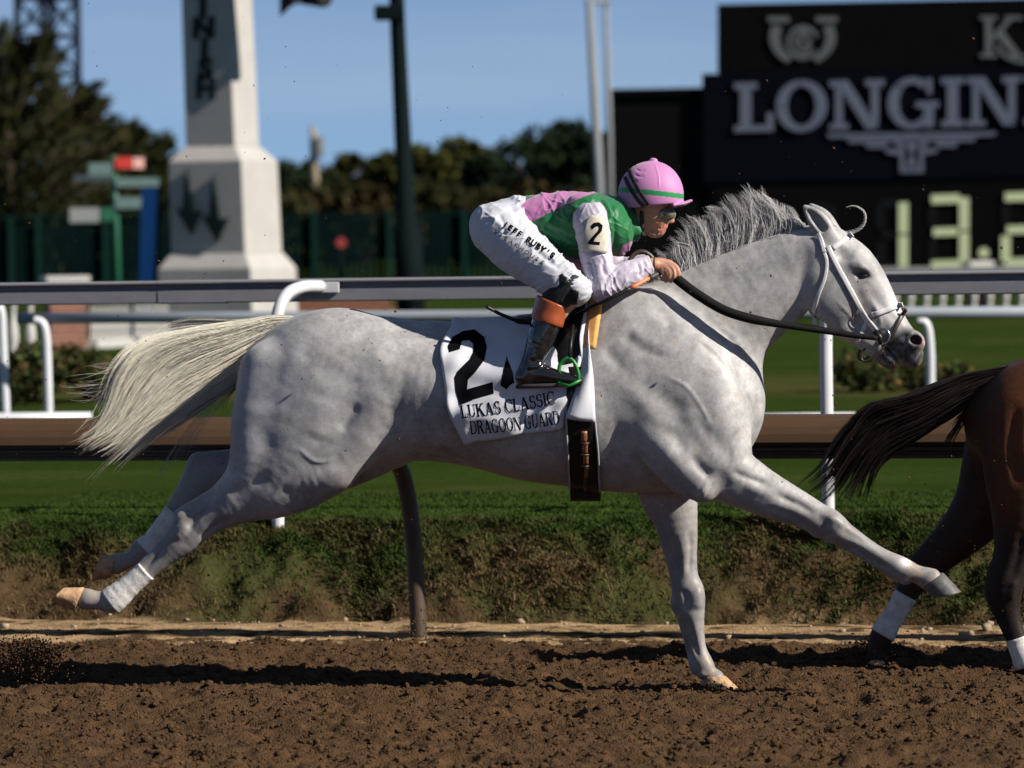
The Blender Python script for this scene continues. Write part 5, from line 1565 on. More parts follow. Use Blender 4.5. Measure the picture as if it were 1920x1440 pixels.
def bvh_of(*objs):
    V, F = [], []
    for o in objs:
        n = len(V); mw = o.matrix_basis if o.parent is None else o.parent.matrix_basis @ o.matrix_parent_inverse @ o.matrix_basis
        V += [tuple(mw @ v.co) for v in o.data.vertices]; F += [tuple(i + n for i in p.vertices) for p in o.data.polygons]
    return BVHTree.FromPolygons(V, F)

M_cloth = mat('white_saddle_cloth', (.50, .505, .55), rough=.75, spec=.25, noise=.04, nscale=20, bump=.15, bscale=90, bdist=.002)
M_print = mat('black_print', (.004, .004, .005), rough=.95, spec=.03)
M_leather = mat('black_leather', (.007, .0065, .0065), rough=.42, spec=.3, noise=.3, nscale=30, bump=.2, bscale=80, bdist=.002)
M_brownl = mat('brown_leather', (.20, .075, .03), rough=.45, noise=.25, nscale=30)
M_felt = mat('orange_pad', (.62, .30, .09), rough=.9, noise=.12, nscale=40, bump=.3, bscale=120, bdist=.002)
M_bridle = mat('white_bridle', (.50, .485, .50), rough=.4, noise=.06, nscale=40)
M_dkstrap = mat('dark_strap', (.035, .022, .018), rough=.45)
M_steel = mat('bit_steel', (.5, .5, .52), rough=.2, metal=1.0)
M_rein = mat('black_rein_rubber', (.006, .006, .006), rough=.8, spec=.15, noise=.4, nscale=60, bump=.5, bscale=150, bdist=.003)

# ---- saddle cloth with number and names
def side_curve(pts, n):
    P = catmull(np.array(pts, float), 10)
    d = np.r_[0, np.cumsum(np.hypot(*np.diff(P, axis=0).T))]; s_ = np.linspace(0, d[-1], n)
    return np.column_stack([np.interp(s_, d, P[:, 0]), np.interp(s_, d, P[:, 1])])
NR, NC = 44, 46
Lc = side_curve([(846, 618), (827, 655), (833, 715), (846, 775), (873, 828)], NR)
Rc = side_curve([(1108, 606), (1090, 680), (1066, 755), (1057, 803)], NR)
rows = []
for j in range(NR):
    sag = 5 * math.sin(math.pi * j / (NR - 1))
    rows.append([tuple(Lc[j] * (1 - u) + Rc[j] * u + np.array([0, sag * u * (1 - u) * 2 + (4 * math.sin(u * 9) if j == NR - 1 else 0) * 0])) for u in np.linspace(0, 1, NC)])
def cloth_wr(u, v):
    f = .009 * math.sin(9 * u - 7 * v + 2.2 * math.sin(4 * v + 3 * u)) * (.35 + .65 * v) + +.0045 * math.sin(21 * u + 13 * v + 2 * math.sin(8 * u))
    f += .0022 * math.sin(30 * v - 15 * u)
    f += .030 * max(0, v - .55) * max(0, .55 - u) * 3 + .016 * math.exp(-((u - .55) / .16) ** 2 - ((v - .42) / .2) ** 2)
    f += .008 * math.exp(-((u) / .10) ** 2)
    return f
CLO = tag(empty('saddle_cloth', H(960, 828, -.3)), 'white saddle cloth numbered 2 with black printed names on the grey horse', 'saddle cloth')
cloth = patch('cloth', rows, M_cloth, CLO, HBVH, .013, .0012, True, 1, cloth_wr, lift=.03)
CBVH = bvh_of(cloth)
def txt_on_cloth(s_, x0, y0, x1, y1, hgt, m, **kw):
    polys, wid = text_polys(s_, .03, **kw)
    for g in polys:
        if not g: continue
        def fn(x, y):
            t = x / wid; bx, by = x0 + (x1 - x0) * t, y0 + (y1 - y0) * t + 5 * math.sin(math.pi * t) * .6
            ang = math.atan2(y1 - y0, x1 - x0)
            return bx + math.sin(ang) * y * hgt, by - math.cos(ang) * y * hgt
        drape_polys('letter', g, fn, M_print, CLO, CBVH, .0022, sub=3)
txt_on_cloth('LUKAS CLASSIC', 866, 784, 1042, 757, 24, M_print, sw=.20, th=.075, se=.08)
txt_on_cloth('DRAGOON GUARD', 883, 814, 1051, 794, 25, M_print, sw=.19, th=.07, se=.07)
two = [[(.0, .88), (.03, .62), (.26, .62), (.30, .78)], [(.0, .88), (.30, .78), (.42, .84), (.30, 1.02)], [(.30, 1.02), (.42, .84), (.60, .82), (.80, 1.0)], [(.60, .82), (.80, 1.0), (.98, .86), (.66, .76)], [(.66, .76), (.98, .86), (.98, .64), (.66, .66)],
       [(.66, .66), (.98, .64), (.58, .30), (.28, .28)], [(.58, .30), (.28, .28), (.28, 0), (.50, .16)], [(.28, 0), (.50, .16), (.86, .22), (1.0, .04)], [(.86, .22), (1.0, .04), (1.02, .36), (.88, .36)]]
two_px = [[(838, 648), (846, 634), (866, 622), (880, 660), (862, 664), (842, 660)]]
outer = [(839, 650), (848, 632), (868, 621), (890, 618), (908, 632), (913, 650), (910, 672), (896, 692), (879, 710), (875, 716), (884, 734), (905, 722), (926, 716), (925, 736), (892, 748), (862, 762)]
inner = [(842, 661), (862, 655), (866, 645), (878, 640), (886, 643), (887, 656), (884, 670), (870, 686), (856, 700), (852, 712), (854, 728), (858, 745), (862, 762), (862, 762), (862, 762), (862, 762)]
quads2 = [[(839, 650), (842, 661), (862, 655), (866, 640)], [(839, 650), (866, 640), (868, 621), (848, 632)], [(866, 640), (879, 638), (890, 618), (868, 621)], [(879, 638), (887, 645), (908, 632), (890, 618)], [(887, 645), (887, 660), (913, 652), (908, 632)],
          [(887, 660), (880, 674), (908, 676), (913, 652)], [(880, 674), (858, 696), (890, 700), (908, 676)], [(858, 696), (852, 708), (878, 712), (890, 700)], [(852, 708), (854, 732), (876, 730), (878, 712)], [(854, 732), (862, 760), (890, 748), (876, 730)], [(876, 730), (890, 748), (926, 738), (924, 716)]]
drape_polys('numeral', quads2, lambda x, y: (x, y), M_print, CLO, CBVH, .0022, sub=6)
drape_polys('numeral', [[(950, 668), (938, 722), (950, 730), (956, 722)], [(950, 668), (956, 722), (964, 718), (962, 700)]], lambda x, y: (x, y), M_print, CLO, CBVH, .0022, sub=6)

# ---- saddle: seat, flaps, pads, girth, stirrups
SAD = tag(empty('saddle', H(1060, 640, 0)), 'small black racing saddle with green stirrups and a buckled girth', 'saddle')
g = SDF((-.02, -.34, .98), (.42, .34, 1.56), .006)
g.tube([(975, 606, 0, 16, 60), (1010, 600, 0, 14, 70), (1060, 590, 0, 15, 60), (1095, 574, 0, 14, 46), (1108, 566, 0, 10, 34)], .02)
for sd in (-1, 1):
    g.tube([(1075, 590, .13 * sd, 26, 18), (1068, 630, .20 * sd, 34, 14), (1062, 680, .245 * sd, 30, 10), (1060, 715, .265 * sd, 22, 7)], .02)
V, F = g.surface(1)
mesh_np('seat', roll_np(V), F, M_leather, SAD)
padrows = [[(1104 + 8 * u * 3 - 2, 572 + 85 * v) if False else (1112 + 20 * u - 14 * v, 572 + 84 * v) for u in (0, .25, .5, .75, 1)] for v in np.linspace(0, 1, 14)]
patch('pad', padrows, M_felt, SAD, HBVH, .026, .018, True, 1, lift=.03)
flaprows = []
for v in np.linspace(0, 1, 26):
    xl = np.interp(v, [0, .3, .55, .8, 1], [1106, 1090, 1092, 1076, 1061]); xr = np.interp(v, [0, .3, .6, 1], [1110, 1108, 1114, 1117]); yy = 576 + (782 - 576) * v
    flaprows.append([(xl + (xr - xl) * u, yy + 8 * u * v) for u in np.linspace(0, 1, 9)])
patch('cloth_front', flaprows, M_cloth, CLO, HBVH, .034, .003, True, 0, lambda u, v: .008 * math.sin(7 * v + 5 * u) + .010 * math.sin(3.1 * u) * v)
gr = []
for v in np.linspace(0, 1, 34):
    y = 690 + 240 * v; xl = np.interp(y, [690, 790, 850, 930], [1066, 1062, 1065, 1070]); xr = np.interp(y, [690, 790, 850, 930], [1106, 1116, 1122, 1126]); gr.append([(xl + (xr - xl) * u, y) for u in np.linspace(0, 1, 8)])
def girth_wr(u, v): return .004 * math.sin(6 * v) + (.006 if 0.06 < u < 0.94 else 0)
girth = patch('girth', gr[:-1], M_leather, SAD, HBVH, .010, .010, True, -1, girth_wr, lift=.03)
for k, (xa, xb, ya, yb) in enumerate([(1090, 1101, 806, 826), (1092, 1103, 830, 846), (1094, 1104, 850, 866), (1096, 1104, 870, 890)]):
    patch('girth_strap', [[(xa + (xb - xa) * u, ya + (yb - ya) * v) for u in (0, .5, 1)] for v in np.linspace(0, 1, 5)], M_brownl, girth, HBVH, .026, .005, False)
patch('girth_strap', [[(np.interp(v, [0, 1], [1095, 1096]) + 8 * u - 4 * v * u, 892 + 36 * v) for u in (0, .5, 1)] for v in np.linspace(0, 1, 5)], M_dkstrap, girth, HBVH, .026, .005, False)
for yb in (826, 847, 867):
    q = cast(1097, yb + 1, HBVH, .030); b = MB(); b.tube([q + Vector((-.016, 0, 0)), q + Vector((.016, 0, 0))], .0035, 6); b.build('buckle_bar', M_dkstrap, girth, smooth=True)
M_stir = mat('green_stirrup', (.010, .16, .018), rough=.4)
for sd in (-1, 1):
    b = MB(); yy = .33 * sd
    Q = catmull(np.array([(1046, 694), (1048, 680), (1056, 671), (1066, 668), (1076, 678), (1082, 696), (1082, 708)], float), 5)
    b.tube([H(x, y, yy) for x, y in Q], [.007] * len(Q), 8)
    so_ = b.build('stirrup', M_stir, SAD, smooth=True)
    b = MB(); b.tube([H(1046, 714, yy - .025), H(1066, 718, yy - .03), H(1084, 708, yy - .025), H(1084, 706, yy + .03), H(1066, 716, yy + .035), H(1046, 712, yy + .03), H(1046, 714, yy - .025)], .006, 8); b.build('tread', M_stir, so_, smooth=True)
    b = MB(); b.tube([H(1066, 668, yy), H(1068, 640, .30 * sd), H(1074, 600, .23 * sd)], .008, 6); b.build('stirrup_leather', M_leather, SAD, smooth=True)

M_piping = mat('girth_piping', (.30, .30, .31), .8)
for e in (0, -1):
    Pp = [cast(r[e][0], r[e][1], HBVH, .018) for r in gr[10:-1]]
    b = MB(); b.tube(Pp, .0045, 6); b.build('girth_piping', M_piping, girth, smooth=True)
# ---- bridle and reins
BR = tag(empty('bridle', H(1620, 560, 0)), 'white racing bridle with steel ring bit and black rubber reins', 'bridle')
strap('browband', [(1596, 440), (1580, 452), (1561, 466)], 10, M_bridle, BR, HBVH)
strap('headpiece', [(1534, 438), (1540, 452), (1546, 474)], 9, M_bridle, BR, HBVH, .005)
strap('throat_latch', [(1543, 468), (1550, 490), (1547, 520), (1534, 555), (1526, 585), (1527, 608)], 7, M_bridle, BR, HBVH)
strap('cheek_strap', [(1552, 462), (1566, 492), (1590, 536), (1620, 590), (1643, 620)], 10, M_bridle, BR, HBVH, .006)
strap('noseband', [(1632, 592), (1660, 582), (1690, 571)], 10, M_bridle, BR, HBVH, .006)
strap('noseband', [(1628, 596), (1618, 618), (1607, 642)], 7, M_bridle, BR, HBVH, .005)
strap('figure_eight_strap', [(1697, 578), (1682, 610), (1666, 646)], 7, M_dkstrap, BR, HBVH, .008)
for sd in (-1, 1):
    c = [H(1652 + 13 * math.cos(a), 630 + 14 * math.sin(a), .078 * sd) for a in np.linspace(0, 2 * math.pi, 21)]
    b = MB(); b.tube(c, .0045, 8, caps=False); b.build('bit_ring', M_steel, BR, smooth=True)
    b = MB(); Q = catmull(np.array([(1656, 642), (1650, 656), (1634, 668), (1620, 676), (1612, 672), (1614, 660), (1620, 652)], float), 4); b.tube([H(x, y, .07 * sd) for x, y in Q], .0045, 6); b.build('curb_wire', M_dkstrap, BR, smooth=True)
    b = MB(); b.tube([H(1637, 620, .076 * sd), H(1646, 632, .08 * sd), H(1648, 645, .078 * sd)], [.010, .013, .008], 8); b.build('bit_guard', M_leather, BR, smooth=True)
    Q = catmull(np.array([(1256, 512, .140), (1268, 524, .155), (1305, 552, .178), (1352, 580, .190), (1402, 596, .188), (1460, 607, .165), (1540, 619, .125), (1600, 628, .098), (1642, 633, .082)], float), 5)
    b = MB(); n = len(Q)
    rr = [np.interp(i / n, [0, .12, .5, .62, 1], [.016, .019, .018, .013, .010]) for i in range(n)]
    b.tube([H(x, y, yy * sd) for x, y, yy in Q], rr, 12); b.build('rein', M_rein, BR, smooth=True)
# slack loop of rein behind the hands
Q = catmull(np.array([(1232, 500, .0), (1222, 482, -.01), (1206, 472, -.02), (1190, 476, -.03), (1180, 490, -.04), (1178, 512, -.05)], float), 5)
b = MB(); b.tube([H(x, y, yy) for x, y, yy in Q], .009, 8); b.build('rein_loop', M_dkstrap, BR, smooth=True)
# ================================================================== jockey
M_skin = mat('skin', attr='col', rough=.5, spec=.35, sss=.08, noise=.06, nscale=60)
M_silk = mat('silks', attr='col', rough=.5, spec=.35, sheen=.2, bump=.10, bscale=300, bdist=.001)
M_breech = mat('white_breeches', attr='col', rough=.65, spec=.3, bump=.12, bscale=220, bdist=.001)
M_boot = mat('black_boot', (.010, .010, .011), rough=.13, spec=.6, coat=.5)
M_bootcuff = mat('tan_boot_cuff', (.27, .058, .016), rough=.4, noise=.15, nscale=40)
M_blackc = mat('black_cloth', (.010, .010, .011), rough=.8)
PER = tag(empty('person', H(1020, 720, -.3)), 'jockey in green and pink silks, pink helmet and goggles crouching low over the grey horse', 'person')

def wrinkle(V, N, amp, dirs, mask=None, seed=0):
    px, py = to_px(V)
    d = np.zeros(len(V))
    for k, (ang, wl, a) in enumerate(dirs):
        w = math.radians(ang)
        u = (px * math.cos(w) + py * math.sin(w)) / wl; v = (-px * math.sin(w) + py * math.cos(w)) / (wl * 4)
        q = vnoise(u + 1.1 * vnoise(v * 2, u * .4, seed + k), v, seed + 30 + k) * 2
        d += a * ((1 - np.abs(q)) ** 3 - .35) * np.clip(.35 + 1.6 * vnoise(u * .35 + 9, v * .8, seed + 60 + k), 0, 1)
    d *= amp
    if mask is not None: d = d * mask
    return V + N * d[:, None]

NTH = [(934, 434, -.10, 46, 58), (966, 462, -.155, 49, 54), (1010, 496, -.205, 42, 46), (1048, 524, -.24, 35, 40), (1076, 544, -.26, 28, 34)]
NSH = [(1076, 548, -.26, 28, 30), (1050, 575, -.27, 25, 26), (1022, 620, -.285, 24, 25), (1002, 665, -.295, 18, 19), (990, 692, -.30, 17, 18)]
TOR = [(935, 424, 0, 52, 74), (985, 424, 0, 56, 66), (1050, 428, 0, 66, 78), (1100, 426, 0, 62, 92), (1138, 412, 0, 44, 70)]
NUA = [(1104, 408, -.165, 30, 26), (1112, 450, -.20, 29, 25), (1118, 500, -.225, 26, 24), (1124, 535, -.235, 25, 23)]
NFA = [(1124, 537, -.235, 24, 23), (1168, 516, -.21, 22, 21), (1214, 497, -.165, 15, 16), (1226, 496, -.155, 13, 14)]
def mir(T, dx=0, dy=0): return [(a + dx, b + dy, -c, d, e) for a, b, c, d, e in T]
FUA = [(1110, 408, .165, 30, 26), (1126, 450, .20, 28, 25), (1146, 492, .225, 25, 24), (1156, 516, .235, 24, 23)]
FFA = [(1156, 518, .235, 23, 23), (1190, 502, .20, 20, 20), (1222, 494, .16, 14, 15), (1234, 495, .145, 13, 14)]

def body_parts(g, gr):
    g.tube(TOR, .04, grow=gr); g.tube(NTH, .03, grow=gr); g.tube(mir(NTH), .03, grow=gr); g.tube(NSH, .02, grow=gr); g.tube(mir(NSH), .02, grow=gr)
    g.tube(NUA, .02, grow=gr); g.tube(NFA, .015, grow=gr); g.tube(FUA, .02, grow=gr); g.tube(FFA, .015, grow=gr)
    g.tube([(990, 700, -.30, 14, 15), (1040, 708, -.305, 12, 16), (1070, 710, -.305, 9, 14)], .01, grow=gr); g.tube([(990, 700, .30, 14, 15), (1040, 708, .305, 12, 16), (1070, 710, .305, 9, 14)], .01, grow=gr)

def build_body():
    g = SDF((-.20, -.40, 1.10), (.72, .40, 2.02), .0034)
    body_parts(g, -.012)
    g.tube([(1140, 412, 0, 32, 34), (1172, 408, 0, 26, 25), (1200, 404, 0, 27, 26)], .02)
    g.blob(1216, 368, 0, 50, 44, 38, 8, .02)                       # skull
    g.tube([(1218, 392, 0, 34, 30), (1232, 414, 0, 22, 27), (1234, 432, 0, 13, 20)], .02)
    g.blob(1228, 436, 0, 11, 9, 13, 20, .012)                      # chin
    g.tube([(1202, 424, -.030, 9, 8), (1222, 438, -.02, 7, 8)], .015); g.tube([(1202, 424, .030, 9, 8), (1222, 438, .02, 7, 8)], .015)
    g.tube([(1250, 396, 0, 5, 6), (1257, 408, 0, 5.5, 7), (1260, 414, 0, 5, 7.5)], .010)   # nose
    g.blob(1256, 416, -.009, 4, 3.4, 4, 0, .006); g.blob(1256, 416, .009, 4, 3.4, 4, 0, .006)
    g.blob(1246, 426.5, 0, 5, 3.0, 10, 25, .005); g.blob(1243.5, 432.5, 0, 4.4, 3.2, 9, 20, .005)
    g.tube([(1236, 428, -.03, 1.6, 14), (1250, 430, 0, 1.5, 14)], .004, sub=True)
    g.blob(1240, 398, -.030, 9, 6, 5, 0, .008, sub=True); g.blob(1240, 398, .030, 9, 6, 5, 0, .008, sub=True)
    g.blob(1238, 413, -.040, 10, 7, 6, 30, .012); g.blob(1238, 413, .040, 10, 7, 6, 30, .012)
    for sd in (-1, 1):                                             # ears
        g.blob(1196, 392, .056 * sd, 7, 11, 4, -15, .008); g.blob(1198, 391, .062 * sd, 3.6, 6.5, 3, -15, .004, sub=True)
    for sd, dx in ((-1, 0), (1, 6)):                               # hands: palm, four curled fingers, thumb
        s_ = sd
        g.tube([(1220 + dx, 495, .158 * s_, 12, 13), (1234 + dx, 497, .148 * s_, 14, 12), (1248 + dx, 500, .142 * s_, 14, 12)], .01)
        for f in ([(1252, 493, .146, 6.2), (1264, 502, .157, 6), (1268, 513, .160, 5.4), (1263, 522, .150, 4.8)], [(1246, 494, .150, 6.2), (1257, 505, .163, 6), (1260, 518, .165, 5.4), (1255, 526, .152, 4.8)],
                  [(1240, 496, .152, 6), (1249, 508, .166, 5.8), (1251, 520, .166, 5.2), (1246, 526, .152, 4.6)], [(1235, 499, .152, 5.4), (1241, 510, .164, 5.2), (1243, 519, .162, 4.6), (1239, 523, .152, 4.2)]):
            g.tube([(a + dx, b_, c * s_, r, r) for a, b_, c, r in f], .004)
        g.tube([(1226 + dx, 500, .135 * s_, 7.5, 7), (1240 + dx, 506, .122 * s_, 6.4, 6.4), (1254 + dx, 510, .118 * s_, 5.4, 5.4)], .006)
    V, F = g.surface(1)
    V = sculpt(V, vnormals(V, F), [([(1248, 416), (1242, 424), (1239, 433)], 2.2, -.0022, 0), ([(1216, 426), (1224, 420), (1234, 416)], 3.5, .0022, 0), ([(1210, 438), (1220, 432), (1230, 436)], 3, -.0022, 0), ([(1206, 430), (1212, 420), (1218, 412)], 3.5, -.0025, 0), ([(1236, 440), (1230, 443), (1222, 443)], 2.5, .002, 0), ([(1240, 434), (1238, 437), (1234, 438)], 2, -.002, 0),
        ([(1252, 500), (1258, 508), (1258, 520)], 1.4, -.003, 0), ([(1245, 502), (1250, 512), (1250, 522)], 1.4, -.003, 0), ([(1238, 505), (1242, 514), (1243, 521)], 1.4, -.003, 0), ([(1228, 490), (1240, 492), (1252, 495)], 2, -.0015, 0)])
    px, py = to_px(V)
    C = np.ones((len(V), 3)) * np.array([.38, .195, .13]) * (1 + .28 * n3(V, 120, 4, 2) + .2 * n3(V, 40, 6, 2))[:, None]
    def g2(x, y, rx, ry=None): return np.exp(-((px - x) / rx) ** 2 - ((py - y) / (ry or rx)) ** 2)
    C = mixc(C, .5 * g2(1236, 420, 14), (.52, .20, .14)); C = mixc(C, .7 * (g2(1246, 427, 6, 3) + g2(1244, 433, 5, 3)), (.50, .14, .12)); C = mixc(C, .35 * g2(1228, 440, 14, 8), (.34, .19, .13))
    C = mixc(C, .35 * g2(1260, 416, 6), (.55, .2, .15)); C = mixc(C, .9 * g2(1186, 396, 14, 18) * (py > 380), (.035, .022, .015)); C = mixc(C, .6 * g2(1196, 392, 4, 8), (.5, .16, .12))
    C = mixc(C, .4 * np.clip((px - 1256) / 8, 0, 1) * (py > 480), (.58, .28, .2))
    return roll_np(V), F, C
V, F, C = build_body()
body = mesh_np('body', V, F, M_skin, PER, col=C)

# ---- breeches
g = SDF((-.22, -.42, 1.42), (.34, .42, 1.90), .004)
hip = [(936, 424, 0, 48, 74), (968, 422, 0, 53, 68), (1000, 424, 0, 48, 64)]
g.tube(hip, .04); g.tube(NTH, .035, grow=.003); g.tube(mir(NTH), .035, grow=.003)
g.blob(918, 430, -.06, 32, 44, 44, -24, .04); g.blob(918, 430, .06, 32, 44, 44, -24, .04)
g.tube([(1040, 522, -.245, 36, 42), (1076, 540, -.262, 32, 38), (1092, 545, -.262, 17, 30)], .02)
g.tube([(975, 380, 0, 14, 40), (966, 372, 0, 6, 30)], .02)
V, F = g.surface(1); N = vnormals(V, F)
px, py = to_px(V)
mk = np.clip(.45 + np.clip((px - 985) / 60, 0, 1) + np.exp(-((px - 950) / 40) ** 2 - ((py - 410) / 30) ** 2), 0, 1.3)
V = wrinkle(V, N, .012, [(35, 11, .6), (62, 14, .7), (-40, 20, .5), (85, 8, .4), (10, 16, .5)], mk, 5)
N = vnormals(V, F)
S = [([(934, 398), (944, 420), (946, 450)], 4, -.004, -1), ([(950, 384), (968, 402), (974, 425)], 5, -.006, -1), ([(888, 410), (893, 440), (902, 462)], 2, -.003, -1), ([(1052, 506), (1040, 530), (1020, 548)], 5, -.006, -1), ([(1000, 466), (1030, 490), (1056, 506)], 6, -.007, -1)]
V = sculpt(V, N, S)
C = np.ones((len(V), 3)) * np.array([.44, .45, .50]) * (1 + .06 * n3(V, 9, 3))[:, None]
C[(px > 1046) & (py > 512) & in_poly(px, py, [(1040, 520), (1052, 510), (1062, 522), (1070, 540), (1082, 545), (1080, 570), (1030, 570), (1020, 552)])] = (.012, .012, .013)
breeches = mesh_np('breeches', roll_np(V), F, M_breech, PER, col=C)

# ---- silks: body of the jacket
def zp(*q): return [(860 + a / 4.174, 280 + b_ / 4.174) for a, b_ in q]
g = SDF((0.0, -.36, 1.50), (.56, .36, 1.94), .0036)
g.tube([(978, 424, 0, 55, 66), (1010, 424, 0, 60, 70), (1050, 428, 0, 69, 82), (1100, 426, 0, 66, 96), (1138, 413, 0, 48, 76), (1160, 408, 0, 36, 44)], .03)
for sd in (-1, 1):
    g.tube([(1092, 400, .13 * sd, 38, 36), (1102, 414, .150 * sd, 33, 28)], .03)
    g.tube([(1130, 420, .10 * sd, 40, 40), (1156, 444, .07 * sd, 30, 34), (1160, 466, .05 * sd, 16, 28)], .03)
g.tube([(1060, 470, 0, 34, 60), (1092, 488, 0, 18, 52)], .03)
g.tube([(1160, 405, 0, 34, 34), (1184, 424, 0, 28, 32), (1194, 436, 0, 16, 26)], .015)
g.tube([(1180, 392, 0, 20, 24), (1204, 412, 0, 24, 25), (1210, 440, 0, 16, 22)], .006, sub=True)
V, F = g.surface(1); N = vnormals(V, F)
V = wrinkle(V, N, .010, [(25, 12, .6), (-35, 15, .6), (70, 9, .4), (10, 22, .6), (-70, 12, .4)], None, 11)
N = vnormals(V, F)
S = [([(1066, 410), (1082, 398), (1102, 386)], 5, -.006, -1), ([(1062, 420), (1078, 406), (1096, 396)], 4, -.005, -1), ([(1072, 432), (1084, 412)], 4, -.006, -1), ([(1120, 372), (1132, 392), (1140, 420)], 5, -.006, -1), ([(1134, 370), (1146, 390), (1150, 420)], 4, -.005, -1),
     ([(1090, 380), (1084, 420), (1088, 455), (1094, 480)], 7, -.010, -1), ([(1148, 400), (1152, 440), (1148, 470)], 4, -.006, -1), ([(1010, 420), (1040, 436), (1080, 460)], 5, -.005, -1), ([(990, 410), (1020, 440), (1050, 470)], 4, -.004, -1)]
V = sculpt(V, N, S)
px, py = to_px(V)
GREEN, PINK, LILAC = (.0025, .11, .03), (.37, .13, .30), (.41, .37, .455)
C = np.ones((len(V), 3)) * np.array(GREEN)
near = V[:, 1] < .02
p1 = zp((465, 430), (640, 340), (800, 300), (1060, 300), (1075, 340), (980, 372), (880, 415), (760, 470), (640, 535), (590, 560), (500, 505))
p2 = zp((465, 430), (500, 505), (600, 560), (560, 570), (640, 650), (740, 770), (860, 845), (980, 870), (990, 960), (840, 950), (700, 800), (540, 650), (470, 560))
mp = in_poly(px, py, p1) | in_poly(px, py, p2)
C[mp] = PINK
C[in_poly(px, py, [(1166, 460), (1190, 450), (1196, 470), (1172, 490), (1160, 480)])] = PINK
jacket = mesh_np('jacket', roll_np(V), F, M_silk, PER, col=C)
for pts, m_ in (([(1184, 404), (1192, 424), (1200, 442)], M_cloth),):
    b = MB(); Q = catmull(np.array(pts, float), 5); b.tube([H(x, y, -.052 + .02 * i / len(Q)) for i, (x, y) in enumerate(Q)], .004, 6); b.build('collar_edge', m_, jacket, smooth=True)

# ---- sleeves
for nm, UA, FA, sd in (('sleeve', NUA, NFA, -1), ('sleeve', FUA, FFA, 1)):
    g = SDF((.16, -.36 if sd < 0 else .06, 1.44), (.60, -.06 if sd < 0 else .36, 1.84), .0034)
    g.tube(UA, .02, grow=.006); g.tube(FA, .016, grow=.006)
    x2, y2 = FA[2][0] + 2, FA[2][1]
    g.halfspace(((x2 + 4 - 960) / 500, 0, (1300 - y2) / 500), (.93, 0, .30))
    V, F = g.surface(1); N = vnormals(V, F); px, py = to_px(V)
    V = wrinkle(V, N, .009, [(-30, 10, .6), (20, 11, .7), (75, 8, .4), (50, 18, .5)], None, 21)
    N = vnormals(V, F)
    S = [([(1200, 486), (1206, 500), (1202, 518)], 3, -.005, -1), ([(1190, 490), (1196, 506), (1194, 522)], 3, -.005, -1), ([(1208, 484), (1216, 494), (1218, 508)], 2.5, -.004, -1), ([(1160, 504), (1148, 520), (1140, 540)], 4, -.006, -1), ([(1150, 500), (1136, 520), (1128, 545)], 4, -.006, -1), ([(1100, 480), (1110, 510), (1112, 540)], 4, -.005, -1), ([(1130, 480), (1128, 505), (1136, 520)], 4, -.005, -1)]
    if sd < 0: V = sculpt(V, N, S)
    C = np.ones((len(V), 3)) * np.array(LILAC)
    sl = mesh_np(nm, roll_np(V), F, M_silk, PER, col=C)
    if sd < 0: SLV = sl
ABVH = bvh_of(SLV, jacket)
M_band = mat('armband', (.42, .385, .32), .7, noise=.12, nscale=40)
rows = []
for v in np.linspace(0, 1, 16):
    xl = np.interp(v, [0, .15, .5, 1], [1106, 1099, 1093, 1088]); xr = np.interp(v, [0, .15, .5, 1], [1128, 1134, 1139, 1137]); y = 403 + 68 * v
    rows.append([(xl + (xr - xl) * u, y + (2 if 0 < u < 1 else 4) * (1 - v) + 3 * u * v) for u in np.linspace(0, 1, 10)])
band = patch('armband', rows, M_band, PER, ABVH, .006, .003, False)
NBVH = bvh_of(band)
q2 = [[(1107, 424), (1113, 418), (1116, 426), (1110, 431)], [(1113, 418), (1123, 417), (1121, 424), (1116, 426)], [(1123, 417), (1130, 423), (1123, 428), (1121, 424)], [(1130, 423), (1128, 434), (1121, 433), (1123, 428)], [(1128, 434), (1116, 447), (1108, 448), (1121, 433)], [(1116, 447), (1112, 455), (1101, 457), (1108, 448)], [(1101, 457), (1112, 453), (1125, 454), (1124, 460)]]
drape_polys('armband_numeral', q2, lambda x, y: (x, y), M_print, band, NBVH, .0025, sub=3)
b = MB(); c = [H(1222 + 3 * math.sin(a) * 0 + 2, 496 + 13 * math.cos(a), -.158 + .028 * math.sin(a)) for a in np.linspace(0, 2 * math.pi, 17)]
b.tube(c, .0022, 6, caps=False); b.build('cuff', M_blackc, SLV, smooth=True)

